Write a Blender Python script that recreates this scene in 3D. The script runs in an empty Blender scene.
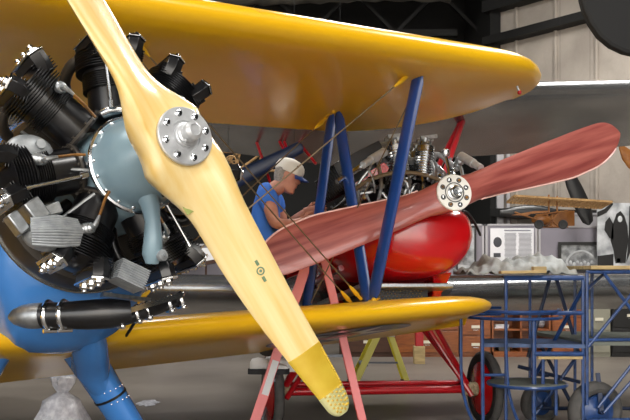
import bpy, bmesh, math, random
from mathutils import Vector, Matrix
random.seed(7)
PI=math.pi; R=math.radians
V=Vector
sc=bpy.context.scene; C=sc.collection
FPX=875.0; HY=272.0; CH=1.35
def at(px,py,Y): return V(((px-315)/FPX*Y, Y, CH+(HY-py)/FPX*Y))

# ---------------------------------------------------------------- materials
def lin(h):
    h=h.lstrip('#'); c=[int(h[i:i+2],16)/255 for i in (0,2,4)]
    return tuple(((x+.055)/1.055)**2.4 if x>.04045 else x/12.92 for x in c)+(1,)
MATS={}
def mat(name,col,rough=.5,metal=0,col2=None,scale=8,stretch=(1,1,1),bump=0,bscale=60,coat=0,detail=4,lo=.35,hi=.65,kind='noise',spec=.5,trans=0,alpha=1,rot=None):
    m=bpy.data.materials.new(name); m.use_nodes=True; nt=m.node_tree; b=nt.nodes['Principled BSDF']
    b.inputs['Base Color'].default_value=lin(col); b.inputs['Roughness'].default_value=rough; b.inputs['Metallic'].default_value=metal
    b.inputs['Coat Weight'].default_value=coat; b.inputs['Coat Roughness'].default_value=.08
    b.inputs['Specular IOR Level'].default_value=spec
    b.inputs['Transmission Weight'].default_value=trans; b.inputs['Alpha'].default_value=alpha
    tc=nt.nodes.new('ShaderNodeTexCoord'); mp=nt.nodes.new('ShaderNodeMapping'); mp.inputs['Scale'].default_value=stretch
    nt.links.new(tc.outputs['Object'],mp.inputs['Vector'])
    if rot is not None:
        mp.vector_type='TEXTURE'; mp.inputs['Rotation'].default_value=(R(rot),0,0); mp.inputs['Scale'].default_value=tuple(1/q for q in stretch)
    if col2:
        if kind=='wave':
            n=nt.nodes.new('ShaderNodeTexWave'); n.inputs['Scale'].default_value=scale; n.inputs['Distortion'].default_value=5; n.inputs['Detail'].default_value=3
        else:
            n=nt.nodes.new('ShaderNodeTexNoise'); n.inputs['Scale'].default_value=scale; n.inputs['Detail'].default_value=detail
        nt.links.new(mp.outputs[0],n.inputs['Vector'])
        r=nt.nodes.new('ShaderNodeValToRGB'); r.color_ramp.elements[0].color=lin(col); r.color_ramp.elements[1].color=lin(col2)
        r.color_ramp.elements[0].position=lo; r.color_ramp.elements[1].position=hi
        nt.links.new(n.outputs['Fac'],r.inputs[0]); nt.links.new(r.outputs[0],b.inputs['Base Color'])
    if bump:
        n2=nt.nodes.new('ShaderNodeTexNoise'); n2.inputs['Scale'].default_value=bscale; n2.inputs['Detail'].default_value=3
        nt.links.new(mp.outputs[0],n2.inputs['Vector'])
        bp=nt.nodes.new('ShaderNodeBump'); bp.inputs['Strength'].default_value=bump; bp.inputs['Distance'].default_value=.01
        nt.links.new(n2.outputs['Fac'],bp.inputs['Height']); nt.links.new(bp.outputs[0],b.inputs['Normal'])
    MATS[name]=m; return m
M=MATS
mat('yellow_dope','#f2bf18',.3,0,'#ebb012',1.6,(1,.5,1),.12,5,coat=.25,lo=.3,hi=.7)
mat('blue_paint','#4685cc',.25,0,'#3f7cc4',3,coat=.5)
mat('navy_paint','#1c4084',.3,0,coat=.4)
mat('pale_wood','#f1daa0',.28,0,'#e6bf6c',3,(5,8,.35),coat=.6,lo=.3,hi=.7,rot=30)
mat('wood_side','#c9923c',.35,0,'#b98234',9,(6,1,6),coat=.4)
mat('brass_sheath','#ddbd40',.25,.2,'#cfaa2e',8,coat=.4)
mat('rivet_brass','#dcd9a0',.3,.5)
mat('black_enamel','#0b0b0d',.3,0,'#17171a',30,coat=.2)
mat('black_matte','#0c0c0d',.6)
mat('chrome','#e6e8ea',.14,1)
mat('polished_steel','#c4c7c9',.22,1)
mat('hub_alloy','#cfd1d3',.35,.45,'#bfc1c4',30)
mat('satin_aluminium','#b9bdc0',.38,.9,'#9fa3a6',40)
mat('cast_grey','#8f9498',.5,.5,'#a9adb0',25)
mat('engine_grey','#839ca8',.3,.1,'#7992a0',6,coat=.4)
mat('dull_brown_steel','#5a554f',.42,.6,'#45403a',5)
mat('copper_rust','#9a6a32',.45,.6,'#6a5138',12)
mat('red_paint','#c00d14',.22,0,coat=.7)
mat('red_tube','#b0101c',.28,0,coat=.5)
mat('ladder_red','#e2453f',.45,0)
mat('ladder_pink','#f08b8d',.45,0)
mat('ladder_yellow','#d8c81e',.4)
mat('fitting_gold','#dfae22',.4)
mat('ladder_pale_yellow','#e6dc68',.4)
mat('red_wood','#b8695f',.33,0,'#8a3f3c',3.2,(4,.45,7),coat=.5,lo=.35,hi=.65,rot=19)
mat('pale_edge','#f3c9c2',.3,coat=.4)
mat('silver_dope','#a9abad',.27,.75,'#8c8e90',2)
mat('white_enamel','#f0eee8',.35,coat=.3)
mat('insignia_blue','#232f4c',.35,coat=.3); mat('insignia_red','#a2261c',.35,coat=.3); mat('insignia_white','#d9d6cc',.35,coat=.3)
mat('tyre_rubber','#1a1a1b',.75,0,'#262626',20)
mat('tyre_grey','#4b4a49',.8,0,'#5a5856',14)
mat('cord_beige','#b7a98c',.85,0,'#8f8268',40,(1,1,1),.5,120)
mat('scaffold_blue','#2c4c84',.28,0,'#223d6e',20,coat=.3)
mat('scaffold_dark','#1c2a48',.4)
mat('plank','#c0a878',.7,0,'#9f8a60',5,(1,6,6))
mat('deck_grey','#6f746c',.6,0,'#5f655f',5)
mat('deck_navy','#31456b',.5,0,'#45618f',8)
mat('skin','#c98f78',.5,0,'#b97c66',14)
mat('hair_grey','#a9a49e',.8,0,'#8a857f',60,(1,1,1),.6,200)
mat('cap_white','#e6e3da',.75); mat('cap_blue','#1c3f8c',.6)
mat('shirt_blue','#3f7bdc',.85,0,'#386fcd',5,(1,1,1),.35,12)
mat('trouser','#3d3934',.85); mat('shoe_white','#e9e9ea',.5); mat('shoe_sole','#25262a',.7)
mat('wire_steel','#85755c',.4,.6)
mat('cabinet_wood','#96521c',.45,0,'#783c12',6,(1,1,8),coat=.2)
mat('dark_wood','#4a2a16',.6,0,'#3a1f10',6,(1,1,8))
mat('file_grey','#8d8b7c',.5); mat('label_card','#ddd8c6',.6)
mat('panel_grey','#8c8891',.8,0,'#86828c',3); mat('panel_frame','#b2b0b4',.5,.3)
mat('paper','#e9eaee',.7); mat('ink','#8d8f98',.7); mat('ink_dark','#44454b',.7)
mat('photo_grey','#a3a6a8',.4,0,'#57595c',9,(1,1,1)); mat('photo_light','#c9cccf',.4,0,'#8a8d92',5)
mat('frame_black','#111113',.4)
mat('bag','#f2f2f8',.25,0,'#cfcfd8',25,(1,1,1),.8,30,coat=.5)
mat('tarp','#9fa5a6',.6,0,'#7d7a70',6,(1,1,1),.6,18)
mat('tan_balsa','#b08c5c',.7,0,'#8f6c40',20)
mat('varnish_orange','#8f5c28',.45,0,'#7a4716',9)
mat('dark_fabric','#17181a',.8)
mat('beam_dark','#141414',.7)
mat('duct_grey','#55544f',.6,0,'#2a2925',3,(1,1,1),.6,8)
mat('lamp_red','#b01016',.15,coat=.8)
mat('ladder_tread','#6a6f78',.5,.4)
mat('wall_dark','#1a1a1a',.9)
mat('door_dark','#24242a',.7)
mat('litter','#cfd0d8',.4,0,'#8e8e96',20)
mat('nameplate','#191514',.4)
mat('decal_grey','#6f8a6a',.5)
mat('green_decal','#8f9a4a',.4)
mat('bounce_concrete','#b5b0a6',.8,0,'#a8a298',.5)
mat('clear_cup','#c8ccd0',.2,0)

# floor / walls have their own node set-ups
def wall_quilt():
    m=mat('quilt_wall','#b9b0a6',.85,0,'#a49b92',1.2,(1,1,1),.5,3)
    nt=m.node_tree; b=nt.nodes['Principled BSDF']
    tc=nt.nodes.new('ShaderNodeTexCoord')
    n=nt.nodes.new('ShaderNodeTexNoise'); n.inputs['Scale'].default_value=2.2; n.inputs['Detail'].default_value=5
    mp=nt.nodes.new('ShaderNodeMapping'); mp.inputs['Scale'].default_value=(1.2,1.2,.5); nt.links.new(tc.outputs['Object'],mp.inputs['Vector'])
    nt.links.new(mp.outputs[0],n.inputs['Vector'])
    bp=nt.nodes.new('ShaderNodeBump'); bp.inputs['Strength'].default_value=.5; bp.inputs['Distance'].default_value=.12
    nt.links.new(n.outputs['Fac'],bp.inputs['Height']); nt.links.new(bp.outputs[0],b.inputs['Normal'])
wall_quilt()
def floor_mat():
    m=mat('concrete','#756e66',.42,0,'#69625b',.9,(1,1,1),.04,14)
    nt=m.node_tree; b=nt.nodes['Principled BSDF']; tc=nt.nodes.new('ShaderNodeTexCoord')
    n=nt.nodes.new('ShaderNodeTexNoise'); n.inputs['Scale'].default_value=.8; n.inputs['Detail'].default_value=6
    nt.links.new(tc.outputs['Object'],n.inputs['Vector'])
    r=nt.nodes.new('ShaderNodeMapRange'); r.inputs[3].default_value=.3; r.inputs[4].default_value=.55
    nt.links.new(n.outputs['Fac'],r.inputs[0]); nt.links.new(r.outputs[0],b.inputs['Roughness'])
floor_mat()

# ---------------------------------------------------------------- mesh builder
class MB:
    def __init__(s): s.v=[]; s.f=[]; s.m=[]; s.mi=0
    def add(s,vs,fs):
        o=len(s.v); s.v+= [tuple(x) for x in vs]; s.f+=[tuple(i+o for i in f) for f in fs]; s.m+=[s.mi]*len(fs); return s
    def box(s,c,sz,rot=None):
        c=V(c); h=[x/2 for x in sz]; vs=[]
        for dx in(-1,1):
            for dy in(-1,1):
                for dz in(-1,1):
                    p=V((dx*h[0],dy*h[1],dz*h[2])); 
                    if rot is not None: p=rot@p
                    vs.append(c+p)
        return s.add(vs,[(0,1,3,2),(4,6,7,5),(0,4,5,1),(2,3,7,6),(0,2,6,4),(1,5,7,3)])
    def bar(s,p0,p1,w,h,up=(0,0,1)):
        p0=V(p0);p1=V(p1); d=(p1-p0); L=d.length; x=d.normalized(); z=V(up); z=(z-x*z.dot(x)).normalized(); y=z.cross(x)
        return s.box((p0+p1)/2,(L,w,h),Matrix((x,y,z)).transposed())
    def rings(s,rings,cap=True,closed=True):
        n=len(rings[0]); vs=[p for r in rings for p in r]; fs=[]
        for i in range(len(rings)-1):
            for j in range(n if closed else n-1):
                k=(j+1)%n; fs.append((i*n+j,i*n+k,(i+1)*n+k,(i+1)*n+j))
        if cap: fs.append(tuple(range(n))[::-1]); fs.append(tuple((len(rings)-1)*n+j for j in range(n)))
        return s.add(vs,fs)
    def tube(s,pts,r,n=10,cap=True,flat=1.0,up=None):
        pts=[V(p) for p in pts]; k=len(pts); rs=r if isinstance(r,(list,tuple)) else [r]*k
        T=[]
        for i in range(k):
            a=pts[max(i-1,0)]; b=pts[min(i+1,k-1)]; t=(b-a); T.append(t.normalized() if t.length>1e-9 else V((0,0,1)))
        u=V(up) if up else (V((0,0,1)) if abs(T[0].z)<.9 else V((1,0,0)))
        u=(u-T[0]*u.dot(T[0])).normalized(); rg=[]
        for i in range(k):
            u=(u-T[i]*u.dot(T[i])).normalized(); w=T[i].cross(u)
            rg.append([pts[i]+(u*math.cos(2*PI*j/n)+w*math.sin(2*PI*j/n)*flat)*rs[i] for j in range(n)])
        return s.rings(rg,cap)
    def lathe(s,prof,o=(0,0,0),ax=(0,0,1),n=24,up=None,flat=1.0,cap=True):
        o=V(o); ax=V(ax).normalized(); u=V(up) if up else (V((0,0,1)) if abs(ax.z)<.9 else V((1,0,0)))
        u=(u-ax*u.dot(ax)).normalized(); w=ax.cross(u)
        return s.rings([[o+ax*h+(u*math.cos(2*PI*j/n)+w*math.sin(2*PI*j/n)*flat)*max(r,1e-4) for j in range(n)] for r,h in prof],cap)
    def torus(s,o,ax,R_,r,n=48,m=8,a0=0,a1=2*PI,up=None,flat=1.0):
        o=V(o); ax=V(ax).normalized(); u=V(up) if up else (V((0,0,1)) if abs(ax.z)<.9 else V((1,0,0)))
        u=(u-ax*u.dot(ax)).normalized(); w=ax.cross(u); rg=[]; full=abs(a1-a0-2*PI)<1e-6
        for i in range(n+1):
            a=a0+(a1-a0)*i/n; d=u*math.cos(a)+w*math.sin(a)
            rg.append([o+d*(R_+r*math.cos(2*PI*j/m))+ax*(r*flat*math.sin(2*PI*j/m)) for j in range(m)])
        return s.rings(rg,not full)
    def ball(s,o,r,n=12,m=8,sc_=(1,1,1)):
        o=V(o); rg=[]
        for i in range(m+1):
            a=PI*i/m; rr=max(math.sin(a),1e-3)
            rg.append([o+V((rr*math.cos(2*PI*j/n)*sc_[0],rr*math.sin(2*PI*j/n)*sc_[1],-math.cos(a)*sc_[2]))*r for j in range(n)])
        return s.rings(rg)
    def prism(s,poly,t,o,x,y):
        "polygon in the x,y plane at o, extruded by t along x cross y, centred"
        o=V(o);x=V(x).normalized();y=V(y).normalized();z=x.cross(y)
        return s.rings([[o+x*a+y*b+z*(-t/2) for a,b in poly],[o+x*a+y*b+z*(t/2) for a,b in poly]])
    def build(s,name,m,parent=None,smooth=True,bevel=0,sub=0,ang=35):
        me=bpy.data.meshes.new(name); me.from_pydata(s.v,[],s.f)
        ms=m if isinstance(m,(list,tuple)) else [m]
        for x in ms: me.materials.append(MATS[x])
        for p,i in zip(me.polygons,s.m): p.material_index=i
        bm=bmesh.new(); bm.from_mesh(me); bmesh.ops.recalc_face_normals(bm,faces=bm.faces); bm.to_mesh(me); bm.free()
        o=bpy.data.objects.new(name,me); C.objects.link(o)
        if smooth:
            for p in me.polygons: p.use_smooth=True
            bm=bmesh.new(); bm.from_mesh(me)
            for e in bm.edges:
                if len(e.link_faces)==2 and e.calc_face_angle(0)>R(ang): e.smooth=False
            bm.to_mesh(me); bm.free()
        if bevel:
            b=o.modifiers.new('b','BEVEL'); b.width=bevel; b.segments=2; b.limit_method='ANGLE'
        if sub:
            b=o.modifiers.new('s','SUBSURF'); b.levels=sub; b.render_levels=sub
        if parent is not None:
            o.parent=parent; 
            off=getattr(parent,'get')('off')
            if off is not None and parent.type=='EMPTY': o.location=V(off)
        return o
def empty(name,loc,mx=None,off=None):
    o=bpy.data.objects.new(name,None); C.objects.link(o); o.empty_display_size=.1
    if mx is not None: o.matrix_world=Matrix.Translation(V(loc))@mx.to_4x4()
    else: o.location=loc
    if off is not None: OFF[o.name]=V(off)
    return o
OFF={}
_b=MB.build
def build(s,name,m,parent=None,**k):
    o=_b(s,name,m,None,**k)
    if parent is not None:
        o.parent=parent
        if parent.name in OFF: o.location=OFF[parent.name]
    return o
MB.build=build
def tag(o,label=None,cat=None,group=None,kind=None):
    if label: o['label']=label
    if cat: o['category']=cat
    if group: o['group']=group
    if kind: o['kind']=kind
    return o
def lab(o,l): o['label']=l; return o
def wthing(name,base,label,cat,group=None):
    "thing whose parts are authored in world coordinates"
    e=empty(name,base,off=-V(base)); tag(e,label,cat,group); return e
def bez(p,q,r,s,n=10):
    p,q,r,s=map(V,(p,q,r,s)); out=[]
    for i in range(n+1):
        t=i/n; out.append(p*(1-t)**3+q*3*t*(1-t)**2+r*3*t*t*(1-t)+s*t**3)
    return out
def interp(x,xs,ys):
    if x<=xs[0]: return ys[0]
    for i in range(len(xs)-1):
        if x<=xs[i+1]:
            t=(x-xs[i])/(xs[i+1]-xs[i]); return ys[i]*(1-t)+ys[i+1]*t
    return ys[-1]
def frame(yaw,pitch):
    t=R(yaw);a=R(pitch); d=V((math.sin(t),-math.cos(t),0)); F=d*math.cos(a)+V((0,0,math.sin(a))); U=-d*math.sin(a)+V((0,0,math.cos(a))); W=V((math.cos(t),math.sin(t),0))
    return F,W,U,Matrix((F,W,U)).transposed()
def naca(x,t): return 5*t*(.2969*math.sqrt(x)-.126*x-.3516*x*x+.2843*x**3-.1036*x**4)*(1+.25*math.exp(-x*14))
def wing(mb,ws,le,te,ule,ute,th,N=16):
    "loft of aerofoil sections; local axes f(forward)=x, w(span)=y, u(up)=z"
    rg=[]
    for w in ws:
        a=le(w);b=te(w);c=a-b; ua=ule(w); ub=ute(w); t=th(w); sec=[]
        xs=[(1-math.cos(PI*i/N))/2 for i in range(N+1)]
        def pt(x,sg):
            cam=.05*4*x*(1-x)*c*min(1,t/.1)
            return V((a-x*c, w, ua+(ub-ua)*x+cam*.8+sg*naca(x,t)*c))
        for x in reversed(xs): sec.append(pt(x,1))
        for x in xs[1:-1]: sec.append(pt(x,-1))
        rg.append(sec)
    mb.rings(rg); return mb

# ================================================================ SETTING
def struct(mb,name,m,label=None,**k):
    o=mb.build(name,m,**k); tag(o,label,None,None,'structure'); return o
b=MB(); b.box((0,6,-.05),(30,34,.1)); struct(b,'floor','concrete','grey polished concrete hangar floor',smooth=False)
b=MB(); b.box((0,-35.5,-.06),(60,49,.1)); o=b.build('apron','bounce_concrete',smooth=False); tag(o,'pale concrete apron added outside the hangar door to bounce light',None,None,'structure')  # unseen ground, added to bounce daylight up onto the wing undersides
b=MB(); b.box((-1.5,8.5,7.9),(21.4,31,.2)); struct(b,'ceiling','wall_dark','dark hangar roof',smooth=False)
b=MB(); b.box((-12.1,8.5,3.9),(.2,31,7.8)); struct(b,'wall_left','wall_dark','dark side wall of the hangar',smooth=False)
b=MB(); b.box((-4.1,20.1,3.9),(16.0,.2,7.8)); struct(b,'wall_back','wall_dark','near-black back wall standing in for the unlit space beyond',smooth=False)  # wall colour stands in for the darkness beyond open doors
# oblique quilted wall: from (3.4,17.4) to (9,11.5)
A0=V((3.62,17.12,0)); A1=V((9.1,11.5,0)); ad=(A1-A0).normalized(); an=V((ad.y,-ad.x,0))   # an points to camera side
if an.y>0: an=-an
def slab(p,q,z0,z1,t,out=0):
    b=MB(); d=(q-p).normalized(); n=V((d.y,-d.x,0)); 
    if n.y>0: n=-n
    c=(p+q)/2+n*out; c.z=(z0+z1)/2
    return b.box(c,((q-p).length,t,z1-z0),Matrix((d,n,V((0,0,1)))).transposed())
struct(slab(A0,A1,0,7.8,.2,-.1),'wall_right','quilt_wall','pale quilted insulation wall',smooth=False)
b=MB(); b.box((9.2,2.2,3.9),(.2,18.6,7.8)); struct(b,'wall_front_right','wall_dark','dark right side wall near the open door',smooth=False)
b=MB(); b.bar((3.52,17.07,3.9),(3.52,20.2,3.9),.2,7.8); struct(b,'wall_recess','wall_dark','dark return wall beside the quilted wall',smooth=False)
def wallpt(px,py):
    # intersection of the view ray with the oblique wall
    d=V(((px-315)/FPX,1,(HY-py)/FPX)); o=V((0,0,CH)); t=(A0-o).dot(an)/d.dot(an); return o+d*t
n=0
for (x0,y0,x1,y1,h) in ((490,10,600,-22,.22),(490,44,630,8,.15)):
    n+=1; b=MB(); b.bar(wallpt(x0,y0)+an*.14,wallpt(x1,y1)+an*.14,.28,h); struct(b,'trim_%d'%n,'beam_dark','dark steel girt across the quilted wall',smooth=False)
for px in (517,556,597,640):
    n+=1; b=MB(); p=wallpt(px,100); b.tube([(p.x+an.x*.02,p.y+an.y*.02,2.2),(p.x+an.x*.02,p.y+an.y*.02,7.8)],.035,6); struct(b,'trim_%d'%n,'quilt_wall','seam of the quilted wall')
n+=1; b=MB(); p=wallpt(502,170)+an*.08; b.box((p.x,p.y,1.9),(.13,.12,3.8)); p=wallpt(508,170)+an*.06; b.box((p.x+.03,p.y,1.9),(.06,.1,3.8)); struct(b,'trim_%d'%n,'panel_frame','pale metal post at the end of the quilted wall',smooth=False)
n+=1; b=MB(); b.bar(wallpt(499,213)+an*.2,wallpt(630,216)+an*.2,.2,.16); struct(b,'trim_%d'%n,'beam_dark','dark rail low on the quilted wall',smooth=False)

# roof trusses
for i,Y in enumerate((9.5,12.5,15.5,18.5)):
    b=MB(); b.bar((-11.8,Y,7.3),(3.0,Y,7.3),.14,.16); b.bar((-11.8,Y,6.4),(3.0,Y,6.4),.12,.14)
    x=-11.8
    k=0
    while x<2.9:
        b.bar((x,Y,6.4 if k%2 else 7.3),(x+.9,Y,7.3 if k%2 else 6.4),.07,.07); x+=.9; k+=1
    o=b.build('roof_truss','beam_dark'); tag(o,'dark steel roof truss spanning the hangar','truss','roof trusses',)

# ================================================================ YELLOW AND BLUE BIPLANE
F,W,U,MX=frame(36,10)
H0=at(172,142,3.35)
BO=V((2.0,0,H0.z/ math.cos(R(10))*1.0))     # offset from the base (on the floor) to the propeller centre, local axes
base=H0-(F*BO.x+U*BO.z)
bip=empty('biplane',base,MX,BO); tag(bip,'yellow and blue biplane with a black radial engine and pale wooden propeller','airplane')
# ---- wings
def rnd(x): return math.sqrt(max(0,1-x*x))
def mk_le(f0,span,r,c):  # rounded tip
    def le(w):
        a=(abs(w)-(span-r))/r
        return f0 if a<0 else f0-c*(1-rnd(min(a,1)))
    return le
def mk_te(f1,span,r,c):
    def te(w):
        a=(abs(w)-(span-r))/r
        return f1 if a<0 else f1+c*(1-rnd(min(a,1)))
    return te
def wsteps(span,r):
    out=[-span*math.cos(0)]; 
    tip=[span-r+r*math.sin(PI/2*i/9) for i in range(10)]
    mid=[-(span-r)+2*(span-r)*i/12 for i in range(1,12)]
    return [-x for x in reversed(tip)]+mid+tip
su=3.52; b=MB()
wing(b,wsteps(su,.95),mk_le(-.60,su,.75,.62),mk_te(-2.26,su,1.1,.95),lambda w:.885+.04*abs(w),lambda w:.90+.04*abs(w),lambda w:.145*(.55+.45*rnd(max(0,(abs(w)-(su-.5))/.5))))
uw=b.build('upper_wing','yellow_dope',bip,ang=60); lab(uw,'glossy yellow upper wing')
sl=3.50; b=MB()
lw_ule=lambda w:-.60+.035*abs(w)
lw_ute=lambda w:-.735+.045*abs(w)
wing(b,wsteps(sl,.9),mk_le(-1.33,sl,.7,.6),mk_te(-2.72,sl,1.0,.72),lw_ule,lw_ute,lambda w:.13*(.55+.45*rnd(max(0,(abs(w)-(sl-.5))/.5))))
lw=b.build('lower_wing','yellow_dope',bip,ang=60); lab(lw,'glossy yellow lower wing')
# under-surface height of the lower wing for the insignia
def lw_under(f,w):
    a=-1.33;c=1.39;x=(a-f)/c; x=min(max(x,0.01),1); ua=lw_ule(w);ub=lw_ute(w)
    return ua+(ub-ua)*x+.05*4*x*(1-x)*c*.8-naca(x,.13)*c
def disc_on_wing(poly_f,name,m,eps,parent,sg=1):
    b=MB(); c=(-2.02,sg*2.25); rgs=[]
    n=len(poly_f)
    for q in (.02,.2,.4,.6,.8,1):
        rgs.append([V((c[0]+x*q,c[1]+y*q,lw_under(c[0]+x*q,c[1]+y*q)-eps)) for x,y in poly_f])
    b.rings(rgs,cap=False); o=b.build(name,m,parent,ang=80)
    if parent is not bip: o.location=(0,0,0)
    return o
for sg in (1,-1):
    circ=lambda r,n=40:[(r*math.cos(2*PI*i/n),r*math.sin(2*PI*i/n)) for i in range(n)]
    star=[]
    for i in range(10):
        rr=.50 if i%2==0 else .50*.382; a=2*PI*i/10; star.append((rr*math.cos(a),rr*math.sin(a)))
    st=[]
    for i in range(10):
        p=star[i];q=star[(i+1)%10]
        for k in range(4): st.append((p[0]+(q[0]-p[0])*k/4,p[1]+(q[1]-p[1])*k/4))
    r0=disc_on_wing(circ(.52),'star_insignia','insignia_blue',.005,lw,sg); lab(r0,'blue roundel with white star under the wing')
    b1=disc_on_wing(st,'star_insignia_star','insignia_white',.009,lw,sg); b1.name='white_star'
    b2=disc_on_wing(circ(.16,24),'red_centre','insignia_red',.013,lw,sg)
# ---- struts
def strut(p,q,w1=.055,fl=.42,name='interplane_strut'):
    b=MB(); p=V(p);q=V(q); d=q-p
    b.tube([p,p+d*.02,p+d*.05,p+d*.95,p+d*.98,q],[.02,w1*.7,w1,w1,w1*.7,.02],14,flat=fl,up=(1,0,0))
    return b.build(name,'navy_paint',bip,ang=50)
for s in (1,-1):
    T=V((-.90,s*2.262,.955)); B=V((-1.62,s*2.262,-.42)); RT=V((-1.83,s*2.262,.97)); RB=V((-2.45,s*2.262,-.5))
    strut(T,B); strut(RT,RB); strut(RT+V((.04,s*.02,0)),B+V((-.05,0,.0)))
    # brass coloured fittings at the strut ends
    for P_ in (T,RT,B,RB):
        b=MB(); b.tube([P_+V((.08,0,.008)),P_+V((.0,0,.0)),P_+V((-.08,0,.008))],[.005,.014,.005],8); b.ball(P_+V((.05,s*-.03,0)),.018); b.build('strut_fitting','fitting_gold',bip)
# centre section (cabane) struts
for s in (1,-1):
    ws=.27
    if s<0: continue
    strut((-.87,ws,.93),(-1.25,ws,.30),.04,name='cabane_strut'); strut((-1.75,ws,.93),(-1.55,ws,.3),.04,name='cabane_strut')
# ---- wires
def wire(p,q,name='flying_wire',r=.0045,fit=True):
    b=MB(); p=V(p);q=V(q); b.tube([p,q],r,6); d=(q-p).normalized()
    o=b.build(name,'wire_steel',bip)
    if fit:
        for a,bb in ((p,p+d*.16),(q,q-d*.16)):
            t=MB(); t.tube([a,a+(bb-a)*.3,a+(bb-a)*.35,a+(bb-a)*.75,bb],[.011,.012,.017,.013,.006],8); x=t.build('turnbuckle','fitting_gold',o); 
for s in (1,-1):
    wire((-.95,s*.31,.885),(-1.66,s*2.20,-.40)); wire((-1.04,s*.31,.885),(-1.76,s*2.20,-.42))
    wire((-1.6,s*.42,-.45),(-1.83,s*2.2,.93)); wire((-1.45,s*.42,-.45),(-.92,s*2.2,.93))
    wire((-.9,s*2.26,.9),(-2.43,s*2.26,-.42),fit=False)
# ---- fuselage
b=MB(); rg=[]
for f_,hw,top,bot,c in ((-.97,.41,.41,-.41,0),(-1.05,.44,.44,-.56,0),(-1.16,.43,.45,-.655,0),(-1.34,.44,.46,-.68,0),(-1.6,.44,.46,-.655,0),(-1.9,.45,.47,-.64,0),(-2.7,.44,.46,-.62,0),(-3.6,.38,.44,-.56,0),(-5,.22,.32,-.3,0),(-6.3,.07,.2,-.05,0)):
    sec=[]
    for j in range(28):
        a=2*PI*j/28; ca,sa=math.cos(a),math.sin(a); ex=.82
        y=hw*math.copysign(abs(ca)**ex,ca); z=(top if sa>0 else -bot)*math.copysign(abs(sa)**ex,sa); sec.append((f_,y,z))
    rg.append(sec)
b.rings(rg); fus=b.build('fuselage','blue_paint',bip,ang=50); lab(fus,'glossy blue fuselage')
b=MB(); b.torus((-1.75,.44,-.58),(0,1,0),.01,.005,8,4); 
b=MB(); b.tube([(-1.05,.30,-.53),(-1.4,.36,-.62),(-2.0,.38,-.655),(-2.6,.37,-.645)],.008,6); sm=b.build('panel_seam','black_matte',fus); 
# fin, rudder and tailplane
b=MB(); b.prism([(-6.6,.0),(-6.7,.9),(-6.4,1.0),(-6.1,.75),(-5.7,.3)],.04,(0,0,0),(1,0,0),(0,0,1)); b.build('tail_fin','yellow_dope',bip,bevel=.01)
b=MB(); b.prism([(-5.6,.1),(-5.8,1.2),(-6.1,1.4),(-6.6,1.2),(-6.5,0),(-6.6,-1.2),(-6.1,-1.4),(-5.8,-1.2),(-5.6,-.1)],.04,(0,0,.18),(1,0,0),(0,1,0)); b.build('tailplane','yellow_dope',bip,bevel=.01)
# firewall/cowl disc behind the cylinders
b=MB(); b.lathe([(.05,-.80),(.30,-.79),(.405,-.83),(.43,-.90),(.425,-.97),(.1,-.98)],(0,0,0),(1,0,0),56); fw=b.build('engine_ring_cowl','dull_brown_steel',bip); lab(fw,'dull brown steel ring cowl')
b=MB(); b.torus((-.955,0,0),(1,0,0),.43,.009,56,6); b.build('cowl_edge','polished_steel',fw).location=(0,0,0)
b=MB()
for k in range(28):
    a=2*PI*k/28; b.ball((-.855,.40*math.cos(a),.40*math.sin(a)),.008,8,5)
b.build('rivets','polished_steel',fw).location=(0,0,0)
# ---- engine crankcase
_before=set(o.name for o in bpy.data.objects)
RF=-.42
b=MB(); b.lathe([(.03,-.10),(.065,-.12),(.075,-.17),(.10,-.21),(.145,-.26),(.175,-.32),(.19,-.39),(.195,RF)],(0,0,0),(1,0,0),48)
cc=b.build('crankcase','engine_grey',bip); lab(cc,'blue-grey crankcase nose')
b=MB(); b.torus((RF-.005,0,0),(1,0,0),.203,.012,56,8); cr=b.build('crankcase_ring','chrome',cc); cr.location=(0,0,0)
b=MB(); b.lathe([(.195,RF-.02),(.19,RF-.06),(.205,RF-.08),(.215,-.56),(.215,-.68),(.24,-.72),(.24,-.80)],(0,0,0),(1,0,0),48); o=b.build('crankcase_body','engine_grey',cc); o.location=(0,0,0)
for k in range(18):
    b=MB(); a=2*PI*(k+.5)/18; b.lathe([(.009,0),(.009,.014),(.004,.018)],(RF,.19*math.sin(a),.19*math.cos(a)),(1,0,0),6)
    o=b.build('case_nut','polished_steel',cc); o.location=(0,0,0)
b=MB()
for a,rr in ((R(200),.15),(R(150),.155),(R(100),.15),(R(250),.15),(R(320),.14)):
    b.lathe([(.010,0),(.010,.012),(.006,.02)],(-.305,rr*math.sin(a),rr*math.cos(a)),(1,0,0),8)
o=b.build('case_plugs','wire_steel',cc); o.location=(0,0,0)
b=MB(); nrm=V((.72,.25,-.65)).normalized(); ux=V((0,1,.38)).normalized(); uy=nrm.cross(ux)
b.prism([(-.045,-.025),(.03,-.03),(.045,.0),(.03,.025),(-.03,.03),(-.05,.0)],.008,V((-.262,.055,-.128))+nrm*.028,ux,uy); o=b.build('nameplate','nameplate',cc); o.location=(0,0,0)
b=MB(); b.lathe([(.008,0),(.008,.006)],V((-.25,.045,-.118))+nrm*.028,nrm,8); o=b.build('plate_stamp','red_paint',cc); o.location=(0,0,0)
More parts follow.
